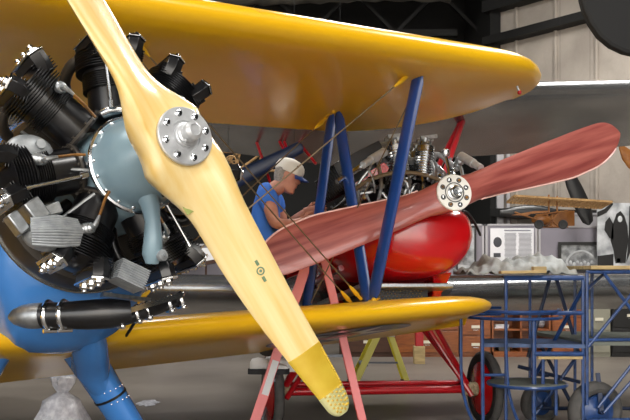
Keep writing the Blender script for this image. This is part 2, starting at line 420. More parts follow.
# sump arm
b=MB(); b.tube([(-.34,.0,-.155),(-.345,.012,-.20),(-.36,.025,-.26),(-.38,.03,-.33),(-.40,.03,-.39),(-.41,.03,-.43)],[.05,.043,.036,.043,.047,.03],16,flat=.9)
sp=b.build('sump_arm','engine_grey',bip); sp['label']='blue-grey sump arm'
b=MB(); b.lathe([(.024,0),(.024,.02),(.014,.024)],(-.365,.05,-.405),V((1,.3,0)),16); b.lathe([(.009,.02),(.009,.032)],(-.365,.05,-.405),V((1,.3,0)),6); o=b.build('sump_boss','cast_grey',sp); o.location=(0,0,0)
b=MB()
rot=Matrix.Rotation(R(-25),3,'X')
for k in range(9):
    b.box(V((-.45,-.06,-.475))+rot@V((0,0,-.040+.010*k)),(.11,.13,.005),rot)
b.box((-.45,-.06,-.475),(.10,.118,.08),rot); o=b.build('oil_cooler','cast_grey',bip); lab(o,'grey finned oil strainer housing')
# big grey finned housing lower left
b=MB()
cen=V((-.50,-.36,-.30)) 
for k in range(12):
    a=-.5+k/11; b.tube([cen+V((.09-abs(a)*.05,-.11+.02*abs(a),.10*a)),cen+V((.11-abs(a)*.05,0,.12*a)),cen+V((.09-abs(a)*.05,.10-.02*abs(a),.10*a))],.007,6)
b.ball(cen,.085,18,12,(.9,1.35,.8)); b.box(cen+V((0,.09,-.035)),(.09,.04,.05))
o=b.build('starter_housing','cast_grey',bip); lab(o,'light grey ribbed casting')
b=MB(); b.box(cen+V((.02,-.07,.09)),(.10,.07,.09),Matrix.Rotation(R(35),3,'X')); b.box(cen+V((.02,-.14,.04)),(.07,.05,.09),Matrix.Rotation(R(35),3,'X')); b.box(cen+V((.0,.0,.10)),(.08,.08,.05),Matrix.Rotation(R(20),3,'X')); b.build('magneto','satin_aluminium',bip,bevel=.006)
b=MB(); c2=V((-.52,-.42,.05)); b.ball(c2,.09,20,12,(.5,1.1,.8)); b.lathe([(.02,0),(.02,.02)],c2+V((.04,.03,.02)),(1,0,0),10); b.build('vacuum_pump','cast_grey',bip)
# ---- one cylinder, then nine
def cyl_axes(a):
    e=V((0,-math.sin(a),math.cos(a))); t=V((0,math.cos(a),math.sin(a))); return e,t
FC=-.565
def make_cylinder(a):
    e,t=cyl_axes(a); o0=V((FC,0,0)); X=V((1,0,0))
    prof=[(.112,.185),(.112,.2),(.098,.203),(.098,.315)]
    h=.317
    while h<.385: prof+=[(.098,h),(.098,h+.003),(.116,h+.004),(.116,h+.0065)]; h+=.0095
    prof+=[(.112,.387),(.112,.398)]
    h=.400
    while h<.49: prof+=[(.112,h),(.112,h+.004),(.142,h+.005),(.142,h+.0075)]; h+=.0115
    prof+=[(.125,.492),(.08,.51),(.0,.515)]
    b=MB(); b.lathe(prof,o0,e,30)
    cyl=b.build('engine_cylinder','black_enamel',bip,ang=30)
    for s in (-1,1):
        b=MB(); d=(e*1+t*s*.28).normalized(); side=(t-e*s*.28).normalized()
        c=o0+e*.455+t*s*.066+X*.03
        rot=Matrix((X,side,d)).transposed()
        pr=[(-.095,-.036),(.095,-.036),(.12,0),(.095,.036),(-.095,.036),(-.115,0)]
        b.rings([[c+X*p*(.8)+side*q for p,q in pr],[c+d*.04+X*p+side*q for p,q in pr],[c+d*.085+X*p+side*q for p,q in pr]])
        # head fins running round the rocker base
        for k in range(5): b.box(c+d*(.0+.012*k)-X*.01,(.2,.10,.004),rot)
        rb=b.build('rocker_box','black_enamel',cyl,bevel=.004); rb.location=(0,0,0)
        b=MB(); c3=c+d*.088
        b.rings([[c3+X*p*1.06+side*q*1.12 for p,q in pr],[c3+d*.010+X*p*1.04+side*q*1.1 for p,q in pr]])
        for k in (-.078,0,.078):
            b.lathe([(.024,0),(.024,.012),(.014,.018),(.012,.028),(.001,.030)],c3+d*.008+X*k,d,8)
        b.lathe([(.012,0),(.012,.02),(.004,.022)],c+d*.05+X*.088,X,8)
        rc=b.build('rocker_cover','chrome',cyl,bevel=.002); rc.location=(0,0,0)
        if s==1 or round(math.degrees(a)/51.43) not in (0,2,4): continue
        b=MB(); p0=o0+e*.20+t*s*.055+X*.135; p1=c+X*.10+d*.01
        b.tube([p0,p0+(p1-p0)*.12,p0+(p1-p0)*.13,p0+(p1-p0)*.9,p1],[.014,.014,.0075,.0075,.012],10)
        pt=b.build('push_rod_tube','black_enamel' if (s==1 or round(math.degrees(a)/51.43)%2) else 'polished_steel',cyl); pt.location=(0,0,0)
    b=MB(); p=o0+e*.385+t*.05+X*.10; q=p+X*.06+t*-.025-e*.012; 
    pts=[p+(q-p)*k/8 for k in range(9)]
    b.tube(pts,[.014,.025,.019,.026,.019,.025,.019,.023,.015],10); q2=q+X*.02-e*.03
    b.tube([q,q+X*.015-e*.005,q2,q2-e*.02],[.012,.012,.009,.006],8)
    s1=b.build('spark_plug','satin_aluminium',cyl); s1.location=(0,0,0)
    b=MB(); b.tube(bez(q2,q2-e*.09,o0+e*.26+X*.16+t*.03,o0+e*.20+X*.165+t*.02),.006,8); s2=b.build('ignition_lead','copper_rust',cyl); s2.location=(0,0,0)
    b=MB(); b.tube(bez(o0+e*.21+t*.08-X*.14,o0+e*.36+t*.16-X*.15,o0+e*.44+t*.14-X*.12,o0+e*.44+t*.09-X*.07),.028,12); s3=b.build('intake_pipe','black_enamel',cyl); s3.location=(0,0,0)
    b=MB(); b.tube(bez(o0+e*.47-t*.07-X*.03,o0+e*.5-t*.13-X*.05,o0+e*.45-t*.15-X*.16,o0+e*.40-t*.12-X*.22),.026,12); s4=b.build('exhaust_stub','dull_brown_steel',cyl); s4.location=(0,0,0)
    b=MB(); b.lathe([(.09,.196),(.113,.196),(.113,.206),(.09,.206)],o0,e,30,cap=False)
    for k in range(8): a2=2*PI*k/8; b.lathe([(.007,-.004),(.007,.012)],o0+e*.203+t*.102*math.cos(a2)+X*.102*math.sin(a2),e,6)
    s5=b.build('mounting_flange','dull_brown_steel',cyl); s5.location=(0,0,0)
    return cyl
for k in range(7): make_cylinder(2*PI*k/7 if k!=6 else R(320))
b=MB(); 
for (p,q,r) in (((-.46,-.2,.0),(-.62,-.47,.045),.008),((-.5,-.30,.02),(-.66,-.40,.18),.008),((-.48,-.17,-.12),(-.62,-.38,-.28),.008),((-.45,-.20,-.03),(-.5,-.34,-.02),.007)):
    b.tube([p,q],r,8)
b.build('engine_brace','satin_aluminium',bip)
# front right curved pipe next to crankcase top
b=MB(); b.tube(bez((-.50,-.10,.24),(-.44,-.06,.26),(-.40,.03,.25),(-.43,.05,.185)),.022,12); b.build('breather_pipe','polished_steel',bip)
# small chrome linkages at left (control rod with turnbuckles)
b=MB(); b.tube([(-.86,-.42,-.16),(-.84,-.36,-.22),(-.83,-.30,-.28)],.009,8)
for p in ((-.86,-.42,-.16),(-.84,-.36,-.22),(-.83,-.30,-.28),(-.83,-.27,-.31)): b.lathe([(.019,-.012),(.019,.012)],p,(0,1,-1),6)
b.build('control_link','chrome',bip)
for o in list(bpy.data.objects):
    if o.name not in _before and o.parent is bip: o.location+=V((0,.045,.032)) if not (o.name.startswith('engine_cyl')) else V((0,.012,.075))
# collector exhaust: manifold under the lower cylinders + black pipe with chrome tip
b=MB(); b.tube([(-.64,.30,-.52),(-.62,.2,-.555),(-.62,.1,-.585),(-.64,0,-.61)],.028,12)
ex=b.build('exhaust_collector','black_enamel',bip)
b=MB()
for w_ in (.30,.24,.13,.08,-.0):
    b.torus((-.63,w_,-.53-(.3-w_)*.25),(0,1,.25),.03,.009,20,6); b.ball((-.60,w_,-.50-(.3-w_)*.25),.016); b.ball((-.60,w_+.01,-.56-(.3-w_)*.25),.013)
b.bar((-.59,-.02,-.585),(-.59,.30,-.505),.012,.022)
o=b.build('exhaust_clamps','chrome',ex); o.location=(0,0,0)
b=MB(); b.tube([(-.60,.05,-.575),(-.63,-.03,-.575),(-.69,-.11,-.57),(-.77,-.19,-.56),(-.83,-.255,-.55)],[.05,.066,.064,.058,.055],20)
pp=b.build('exhaust_pipe','black_enamel',bip); lab(pp,'black exhaust pipe')
b=MB(); d=V((-.08,-.08,.008)).normalized(); p=V((-.83,-.255,-.55)); 
ring=[]
for (s,r_) in ((0,.056),(.05,.056),(.09,.05),(.13,.035),(.155,.012)): ring.append((r_,s))
b.lathe(ring,p,d,20); o=b.build('exhaust_tip','satin_aluminium',pp); o.location=(0,0,0)
b=MB(); 
for s in (-.10,-.03): b.torus(p+d*s,d,.058,.011,24,6); b.lathe([(.010,-.03),(.010,.03)],p+d*s+V((0,0,-.068)),(0,1,0),8)
o=b.build('pipe_band','chrome',pp); o.location=(0,0,0)
# ---- landing gear
for s in (1,-1):
    b=MB(); p=V((-1.70,s*.19,-.55)); q=V((-1.72,s*.74,-1.50)); pts=[p+(q-p)*t for t in (0,.1,.3,.6,.9,1)]
    b.tube(pts,[.165,.15,.135,.12,.105,.06],20,flat=.62,up=(1,0,0)); g=b.build('landing_gear_leg','blue_paint',bip); lab(g,'glossy blue landing gear leg')
    b=MB()
    if s>0: b.tube([(-1.16,s*.07,-.52),(-1.26,s*.12,-.60),(-1.45,s*.19,-.66),(-1.66,s*.27,-.74),p+(q-p)*.33],[.05,.10,.122,.128,.112],20,flat=.66,up=(1,0,0)); b.build('leg_fairing','blue_paint',bip)
    b=MB(); m_=p+(q-p)*.36; b.tube([m_,m_+(q-p)*.012],[.1345,.1345],24,flat=.63,up=(1,0,0)); o=b.build('leg_seam','black_matte',g); o.location=(0,0,0)
    b=MB()
    for k in range(5):
        a=R(-40+20*k); 
        for tt in (.33,.395,.12): 
            c0=p+(q-p)*tt; b.ball(c0+V((.130*math.cos(a),s*.08*math.sin(a),.03*math.sin(a))),.006,8,5)
    o=b.build('leg_rivets','chrome',g); o.location=(0,0,0)
    wc=V((-1.72,s*.90,-1.50)); b=MB(); b.torus(wc,(0,1,0),.20,.085,40,14); wh=b.build('main_wheel','tyre_rubber',bip)
    b=MB(); b.lathe([(.02,-.06),(.15,-.05),(.15,.05),(.02,.06)],wc,(0,1,0),28); b.lathe([(.03,-.18),(.03,0)],wc,(0,s*1,0),12); o=b.build('wheel_hub','cast_grey',wh); o.location=(0,0,0)
b=MB(); b.bar((-.98,.08,-.44),(-1.0,.33,-.47),.04,.018); b.ball((-1.0,.13,-.43),.014); b.build('cowl_latch','satin_aluminium',bip)
b=MB(); b.lathe([(.001,0),(.10,.002),(.10,.012),(.001,.013)],(-1.56,.17,-.60),(.5,.2,.2),24,flat=.45); b.build('leg_joint_gap','black_matte',bip)
# ---- propeller
def prop(parent,mats,gdeg,cen,Rt,le,te,th,tw,names,edge=None,fwd=1):
    g=R(gdeg); rs=[]; k=0.0
    bd=V((0,math.sin(g),-math.cos(g))); pp=V((0,math.cos(g),math.sin(g))); Fx=V((1,0,0)); cen=V(cen)
    b=MB(); N=20
    rl=[i/60*Rt for i in range(57)]+[Rt*(.95+.05*math.sin(PI/2*i/12)) for i in range(1,13)]
    def interp(x,xs,ys): return sum(globals()['interp'](x+q,xs,ys) for q in (-.06,-.04,-.02,0,.02,.04,.06))/7 if x>.2 else globals()['interp'](x,xs,ys)
    def sec(r,sgn):
        bdir=bd*sgn; per=pp*sgn; be=R(interp(r,*tw)); a=interp(r,*le); c=interp(r,*te); t=interp(r,*th); 
        rt=max(0,(r/Rt-.955)/.045); sh=math.sqrt(max(0,1-rt*rt)); mid=(a+c)/2+ (a-c)*0
        a=mid+(a-mid)*max(sh,.03); c=mid+(c-mid)*max(sh,.03)
        e=per*math.cos(be)+Fx*math.sin(be)*fwd; nn=-per*math.sin(be)*fwd+Fx*math.cos(be); out=[]
        sq=interp(r,[0,.1,.3],[.35,.5,1])
        for j in range(N):
            an_=2*PI*j/N; ca,sa=math.cos(an_)*sgn,math.sin(an_)
            x=math.copysign(abs(ca)**sq,ca); z=math.copysign(abs(sa)**(sq),sa)
            out.append(cen+bdir*r+e*(mid+(a-c)/2*x)+nn*(t/2*z))
        return out
    return sec,rl,bd,pp,Fx,cen
PC=V((.0,.002,0)); GA=30
LE=([0,.12,.2,.3,.45,.6,.8,1.0,1.15,1.25,1.285],[.14,.15,.145,.125,.118,.112,.105,.103,.10,.09,.085])
TE=([0,.07,.15,.25,.35,.5,.7,.85,1.0,1.2,1.25,1.285],[-.14,-.165,-.14,-.10,-.092,-.095,-.085,-.07,-.05,-.02,-.012,-.01])
TH=([0,.12,.25,.5,.9,1.28],[.13,.125,.085,.05,.028,.012])
TW=([0,.07,.25,.5,.8,1.25],[0,4,33,25,18,12])
sec,rl,bd,pp,Fx,cen=prop(None,None,GA,PC,1.285,LE,TE,TH,TW,None)
b=MB()
rings=[sec(r,-1) for r in reversed([x for x in rl if x<.1285*10 and x>0])]+[sec(r,1) for r in rl if 0<r<1.0]
b.rings(rings); pr=b.build('propeller','pale_wood',bip,ang=50); lab(pr,'varnished pale wooden propeller')
secS=prop(None,None,GA,PC,1.288,(LE[0],[v+.0015 for v in LE[1]]),(TE[0],[v-.0015 for v in TE[1]]),(TH[0],[v+.005 for v in TH[1]]),TW,None)[0]
secT=prop(None,None,GA,PC,1.291,(LE[0],[v+.003 for v in LE[1]]),(TE[0],[v-.003 for v in TE[1]]),(TH[0],[v+.009 for v in TH[1]]),TW,None)[0]
b=MB(); b.rings([secS(r,1) for r in [.975]+[x for x in rl if x>=.98]])
ts=b.build('tip_sheath','brass_sheath',pr,ang=50); ts.location=(0,0,0); lab(ts,'yellow tip sheath')
b=MB(); b.rings([ secT(r,1) for r in rl if r>1.165])
o=b.build('tip_cap','rivet_brass',pr,ang=50); o.location=(0,0,0); lab(o,'pale perforated tip cap')
# dimples on the cap and along the leading edge
b=MB()
def bpt(r,q,sgn=1,lift=.0):
    bdir=bd*sgn; per=pp*sgn; be=R(interp(r,*TW)); a=interp(r,*LE); c=interp(r,*TE); t=interp(r,*TH)+(.010 if r>1.165 else .006 if r>.97 else 0)
    e=per*math.cos(be)+Fx*math.sin(be); nn=-per*math.sin(be)+Fx*math.cos(be); mid=(a+c)/2
    z=(t/2)*math.sqrt(max(0,1-q*q))
    return cen+bdir*r+e*(mid+(a-c)/2*q)+nn*(z+lift), nn
for r in (1.18,1.20,1.22,1.24,1.26):
    for q in (-.6,-.3,0,.3,.6,.85):
        p,nn=bpt(r+(.01 if int(q*10)%2 else 0),q*(1-max(0,(r-1.235))*8)); b.lathe([(.0055,0),(.0055,.003),(.001,.004)],p,nn,6)
for k in range(16):
    p,nn=bpt(.98+k*.0125,.93); b.lathe([(.004,0),(.004,.003),(.001,.004)],p,nn,6)
o=b.build('tip_rivets','brass_sheath',pr); o.location=(0,0,0)
# small maker's disc with wings on the lower blade
b=MB(); p,nn=bpt(.60,.25,1,.001); b.torus(p,nn,.014,.003,24,6); b.lathe([(.006,0),(.006,.002)],p,nn,10)
for s_ in (-1,1):
    p2,n2=bpt(.60+s_*.035,.25-.04*s_,1,.001); b.box(p2,(.004,.022,.014),Matrix((nn,bd,pp)).transposed())
o=b.build('blade_emblem','decal_grey',pr); o.location=(0,0,0); lab(o,'small winged emblem')
b=MB(); p,nn=bpt(.245,-.72,1,.002); e_=(bd-nn*bd.dot(nn)).normalized(); b.box(p,(.003,.045,.05),Matrix((nn,e_,nn.cross(e_))).transposed()); o=b.build('blade_sticker','green_decal',pr); o.location=(0,0,0)
# hub
hc=V((.07,.014,0))
b=MB(); b.lathe([(.02,0),(.112,0),(.114,.004),(.114,.014),(.110,.018),(.06,.018),(.058,.012),(.03,.012)],hc,(1,0,0),48); hp=b.build('hub_plate','hub_alloy',pr); hp.location=(0,0,0)
for k in range(8):
    a=2*PI*(k+.35)/8; b=MB(); c_=hc+V((.018,.088*math.cos(a),.088*math.sin(a))); b.lathe([(.014,0),(.014,.003),(.011,.004),(.011,.012),(.005,.014)],c_,(1,0,0),6); o=b.build('hub_bolt','chrome',pr); o.location=(0,0,0)
b=MB(); b.lathe([(.048,0),(.048,.018),(.042,.02),(.042,.03),(.034,.034),(.034,.075),(.028,.082),(.022,.086),(.02,.08)],hc+V((.01,0,0)),(1,0,0),28); b.lathe([(.009,0),(.009,.012)],hc+V((.05,-.02,-.03)),(0,-.6,-.8),10); o=b.build('shaft_nut','hub_alloy',pr); o.location=(0,0,0)

# ================================================================ RED BIPLANE
F2,W2,U2,MX2=frame(14,8)
H2=at(450,195,6.2); BO2=V((1.3,0,H2.z)); base2=H2-(F2*BO2.x+U2*BO2.z)
red=empty('biplane',base2,MX2,BO2); tag(red,'red biplane with silver wings, open engine and reddish wooden propeller','airplane')
RLE=([0,.1,.2,.4,.7,1.0,1.25,1.38,1.46,1.49],[.12,.11,.10,.115,.15,.18,.16,.11,.05,.02])
RTE=([0,.1,.2,.45,.77,1.13,1.36,1.44,1.49],[-.12,-.11,-.10,-.12,-.135,-.15,-.15,-.12,-.06])
RTH=([0,.12,.25,.5,.9,1.5],[.14,.13,.09,.055,.035,.015]); RTW=([0,.07,.3,.5,.8,1.25],[0,3,20,16,12,8])
sec2,rl2,bd,pp,Fx,cen=prop(None,None,109,(0,0,0),1.49,RTE,RLE,RTH,RTW,None,fwd=-1)
# leading edge on the lower side of the right blade: mirror the chord
def sw(fn): return (fn[0],[-v for v in fn[1]])
sec2,rl2,bd,pp,Fx,cen=prop(None,None,109,(0,0,0),1.49,sw(RTE),sw(RLE),RTH,RTW,None,fwd=1)
b=MB(); b.rings([sec2(r,-1) for r in reversed([x for x in rl2 if x>0])]+[sec2(r,1) for r in rl2 if r>0]); rp=b.build('propeller','red_wood',red,ang=50); lab(rp,'reddish stained wooden propeller')
for sgn in (1,-1):
    b=MB(); pts=[]
    for i in range(40):
        r=.22+i*(1.42-.22)/39; s_=sec2(r,sgn); 
        # vertex farthest towards the pale edge
        per=pp*sgn
        s2=min(s_,key=lambda v:(v-cen).dot(per)); pts.append(s2)
    b.tube(pts,.007,8); o=b.build('pale_leading_edge','pale_edge',rp); o.location=(0,0,0)
b=MB(); prof=[]
b.lathe([(.02,.06),(.125,.06),(.13,.066),(.13,.078),(.125,.084),(.055,.084),(.05,.078)],(0,0,0),(1,0,0),48); hp=b.build('hub_plate','white_enamel',rp); hp.location=(0,0,0)
b=MB()
for k in range(8):
    a=2*PI*(k+.5)/8; b.lathe([(.0185,0),(.0185,.003),(.012,.004),(.012,.001)],(.083,.094*math.cos(a),.094*math.sin(a)),(1,0,0),18)
b.torus((.085,0,0),(1,0,0),.068,.004,32,6); o=b.build('hub_holes','ink_dark',rp); o.location=(0,0,0)
for k in range(8):
    a=2*PI*(k+.5)/8; b=MB(); b.lathe([(.010,0),(.010,.012),(.004,.014)],(.083,.094*math.cos(a),.094*math.sin(a)),(1,0,0),6); o=b.build('hub_bolt','copper_rust' if k%2 else 'polished_steel',rp); o.location=(0,0,0)
b=MB(); b.lathe([(.052,0),(.052,.012),(.04,.016),(.04,.05),(.034,.054),(.024,.05),(.024,.03)],(.08,0,0),(1,0,0),24); o=b.build('shaft_nut','polished_steel',rp); o.location=(0,0,0)
# nose bowl and red hull
b=MB(); rg=[]
#            f, half width right, left, top, bottom
for f_,wr,wl,top,bot in ((-.13,.10,-.20,-.12,-.26),(-.15,.19,-.36,-.09,-.38),(-.21,.25,-.48,-.04,-.475),(-.33,.29,-.58,.0,-.53),(-.60,.33,-.66,.02,-.56),(-1.1,.36,-.70,.02,-.56),(-1.7,.36,-.66,-.02,-.55)):
    sec_=[]
    for j in range(32):
        a=2*PI*j/32; ca,sa=math.cos(a),math.sin(a); mz=(top+bot)/2; hz=(top-bot)/2; mw=(wr+wl)/2; hw=(wr-wl)/2
        ex=.75 if sa<0 else .45
        y=mw+hw*math.copysign(abs(ca)**ex,ca)*(1 if sa>0 else 1-.22*abs(sa)); z=mz+hz*math.copysign(abs(sa)**.7,sa)
        sec_.append((f_,y,z))
    rg.append(sec_)
b.rings(rg); nb=b.build('nose_cowl','red_paint',red,ang=60); lab(nb,'glossy red nose cowl')
# keel piece going down-right from the cowl + silver strip + radiator
b=MB(); b.box((-1.0,-.22,-.60),(1.3,.72,.035)); b.build('belly_strip','satin_aluminium',red,bevel=.008)
b=MB(); b.box((-.75,-.24,-.655),(.5,.46,.09)); rd=b.build('radiator','frame_black',red)
b=MB()
for i in range(14):
    for j in range(4): b.ball((-.495,-.44+i*.028+(.015 if j%2 else 0),-.685+j*.02),.006,6,4)
o=b.build('radiator_mesh','polished_steel',rd); o.location=(0,0,0)
b=MB(); b.rings([[(-.5,.05,-.50),(-.5,.20,-.48),(-1.0,.22,-.50),(-1.0,.08,-.52)],[(-.6,.06,-.68),(-.6,.12,-.68),(-.95,.12,-.68),(-.95,.06,-.68)]]); b.build('cowl_chin','red_paint',red,bevel=.01)
b=MB(); rg=[]
for f_,hw,z0,z1 in ((-.8,.42,-.58,-.80),(-1.8,.42,-.55,-.85),(-2.6,.40,-.5,-.75)): rg.append([(f_,hw-.1,z0),(f_,-hw-.1,z0),(f_,-hw*.5-.1,z1),(f_,hw*.5-.1,z1)])
b.rings(rg); b.build('belly_pan','black_matte',red)
# rear fuselage: dark, with red tube frame
b=MB(); rg=[]
for f_,hw,z0,z1 in ((-1.3,.42,-.5,.30),(-2.2,.42,-.5,.42),(-3.4,.38,-.42,.45),(-5.5,.12,-.1,.25)): rg.append([(f_,hw-.08,z0),(f_,-hw-.08,z0),(f_,-hw-.08,z1),(f_,hw-.08,z1)])
b.rings(rg); b.build('fuselage','dark_wood',red,bevel=.06)
def rtube(name,segs,r=.022,m='red_tube'):
    b=MB()
    for s_ in segs: b.tube(s_,r,8)
    return b.build(name,m,red)
rtube('fuselage_frame',[[(-.7,-.62,-.42),(-2.6,-.62,-.42)],[(-.9,-.62,-.10),(-2.6,-.62,.10)],[(-1.1,-.62,-.42),(-1.1,-.62,-.1)],[(-1.9,-.62,-.42),(-1.9,-.62,.05)],[(-1.1,-.62,-.42),(-1.9,-.62,.05)],[(-1.9,-.62,-.42),(-2.6,-.62,.1)],[(-1.1,-.62,-.3),(-.95,-1.0,-.45)]],.025)
# cabane: inverted V on the right and long tubes on the left
mi=MX2.inverted()
for q_ in ((-1.4,.33,.28),(-.98,.30,.22)): rtube('cabane_strut',[[mi@(at(466,112,8.9)-H2),V(q_)]],.028)
b=MB(); b.rings([[(-.6,.30,.02),(-.6,.24,.10),(-.6,.22,.02)],[(-1.5,.38,.2),(-1.5,.25,.34),(-1.5,.2,.2)]]); b.build('engine_mount','black_enamel',red)
for p,q in (((250,122),(270,182)),((270,122),(288,158)),((276,122),(291,158)),((284,124),(316,164))):
    a=at(*p,8.9); c=at(*q,8.7); mi=MX2.inverted()
    rtube('wing_brace',[[mi@(a-H2),mi@(c-H2)]],.015)
# engine
b=MB(); b.box((-.98,-.10,.10),(.80,.42,.32)); eb=b.build('engine_block','black_enamel',red,bevel=.03)
b=MB(); b.torus((-.32,-.20,-.42),(1,0,0),.66,.016,48,8,a0=R(-46),a1=R(46)); b.build('cowl_rim','wire_steel',red)
random.seed(3)
for s in (-1,1):
    for k in range(4):
        f_=-.42-.19*k; e=V((0,s*.14,.98)).normalized(); o0=V((f_,-.12+s*.09,.24)); b=MB(); prof=[(.07,0)]
        h=.01
        while h<.17: prof+=[(.062,h),(.062,h+.006),(.08,h+.007),(.08,h+.012)]; h+=.020
        prof+=[(.07,.19),(.07,.23),(.045,.235),(.045,.27),(.0,.275)]; b.lathe(prof,o0,e,16)
        cy=b.build('engine_cylinder','polished_steel',red,ang=30)
        b=MB()
        for q in (-1,1):
            b.tube([o0+V((q*.05,s*.06,-.03)),o0+e*.30+V((q*.03,s*.01,0))],.011,6); b.bar(o0+e*.29+V((q*.04,-.06,0)),o0+e*.31+V((q*.04,.07,0)),.02,.026); b.lathe([(.03,0),(.02,.02),(.03,.05)],o0+e*.24+V((q*.03,s*-.02,0)),e,10)
        o=b.build('valve_gear','satin_aluminium',cy); o.location=(0,0,0)
        b=MB(); b.tube(bez(o0+e*.17+V((0,s*.05,0)),o0+e*.2+V((0,s*.15,0)),o0+V((-.02,s*.2,.12)),o0+V((-.03,s*.25,.10))),.02,10); o=b.build('exhaust_port','cast_grey',cy); o.location=(0,0,0)
# assorted plumbing on the front of the engine
b=MB()
for k in range(75):
    y=random.uniform(-.62,.26); z=random.uniform(-.10,.26)-.25*abs(y+.15); p=V((random.uniform(-.42,-.30),y,z)); q=p+V((random.uniform(-.1,.05),random.uniform(-.12,.12),random.uniform(-.10,.22)))
    b.tube(bez(p,p+V((.03,0,.06)),q+V((.02,.03,-.05)),q,6),random.uniform(.005,.013),7)
b.build('engine_plumbing','satin_aluminium',red)
for k in range(30):
    b=MB(); y=random.uniform(-.58,.33); z=random.uniform(-.1,.40); f_=random.uniform(-.6,-.35); b.lathe([(.022,0),(.028,.01),(.028,.04),(.012,.05),(.012,.07)],(f_,y,z),(random.random(),random.uniform(-1,1),random.random()),10)
    b.build('engine_fitting',('cast_grey','polished_steel','black_enamel')[k%3],red)
b=MB()
for k in range(34):
    y=random.uniform(-.6,.3); z=random.uniform(-.1,.22); p=V((-.45,y,z)); q=p+V((-.1,random.uniform(-.25,.25),random.uniform(-.15,.1))); b.tube(bez(p,p+V((.05,.05,.1)),q+V((.05,0,-.1)),q,8),.011,7)
b.build('engine_hoses','black_enamel',red)
for k,(y,z,f_) in enumerate(((-.50,.16,-.6),(-.38,.27,-.7),(-.55,.02,-.7),(.16,.20,-.6),(-.30,.38,-.9),(.10,.36,-.9))):
    b=MB(); b.box((f_,y,z),(.16,.11,.09),Matrix.Rotation(.5*k,3,'X')); b.lathe([(.05,0),(.06,.02),(.06,.05),(.03,.07)],(f_+.05,y+.02,z+.03),(1,.3*(-1)**k,.4),12); b.build('carburettor' if k<2 else 'gear_case',('satin_aluminium','black_enamel','cast_grey')[k%3],red,bevel=.012)
b=MB(); rot=Matrix.Rotation(R(28),3,'X')
for k in range(12): b.box(V((-1.0+.05*k,-.50,.33)),(.012,.42,.20),rot)
b.box((-.75,-.50,.33),(.56,.40,.16),rot); b.build('finned_cooler','black_enamel',red,bevel=.004)
for k in range(7):
    b=MB(); y=-.42+.11*k; b.tube(bez((-.36,y,.02),(-.30,y+.02,.12),(-.40,y+.06,.2),(-.42,y+.03,.36+.03*(k%3))),.014,8); b.lathe([(.03,0),(.035,.02),(.03,.05),(.015,.06)],(-.42,y+.03,.34+.03*(k%3)),(.2,0,1),10); b.build('inlet_pipe','polished_steel' if k%2 else 'satin_aluminium',red)
# magneto box and carburettor on the right
b=MB(); b.box((-.55,.08,.30),(.14,.12,.10)); b.lathe([(.04,0),(.05,.02),(.05,.07),(.03,.09)],(-.5,.02,.34),(.2,1,.3),14); b.build('magneto','cast_grey',red,bevel=.012)
# exhaust stacks
mi=MX2.inverted()
for p0,p1,r_,m_ in (((363,165,6.25),(384,152,6.45),.034,'hub_alloy'),((337,182,6.1),(364,165,6.3),.022,'polished_steel'),((481,168,6.3),(461,156,6.5),.034,'hub_alloy')):
    b=MB(); p0=mi@(at(*p0)-H2); p1=mi@(at(*p1)-H2); b.tube([p0,p0+(p1-p0)*.35,p0+(p1-p0)*.36,p1],[r_*.8,r_*.8,r_,r_],14); b.build('exhaust_stack',m_,red)
b=MB(); pl=[mi@(at(x_,y_,6.55)-H2) for x_,y_ in ((352,184),(384,162),(389,168),(386,174),(370,176),(352,190))]
b.rings([pl,[q_+V((-.05,0,0)) for q_ in pl]]); b.build('red_cowl_panel','red_paint',red)
# dark engine bay behind the cylinders
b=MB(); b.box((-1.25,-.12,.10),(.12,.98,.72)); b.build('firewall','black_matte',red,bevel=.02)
# wings
b=MB(); sw_=4.3
wing(b,wsteps(sw_,.8),mk_le(-1.6,sw_,.7,.6),mk_te(-3.1,sw_,.8,.6),lambda w:1.34+.070*abs(w),lambda w:1.03+.095*abs(w),lambda w:.16)
o=b.build('upper_wing','silver_dope',red,ang=60); lab(o,'silver upper wing')
b=MB(); 
wing(b,wsteps(4.1,.7),mk_le(-1.7,4.1,.6,.5),mk_te(-3.1,4.1,.7,.5),lambda w:-.475+.018*abs(w),lambda w:-.55+.004*abs(w),lambda w:.2)
o=b.build('lower_wing','silver_dope',red,ang=60); lab(o,'silver lower wing')
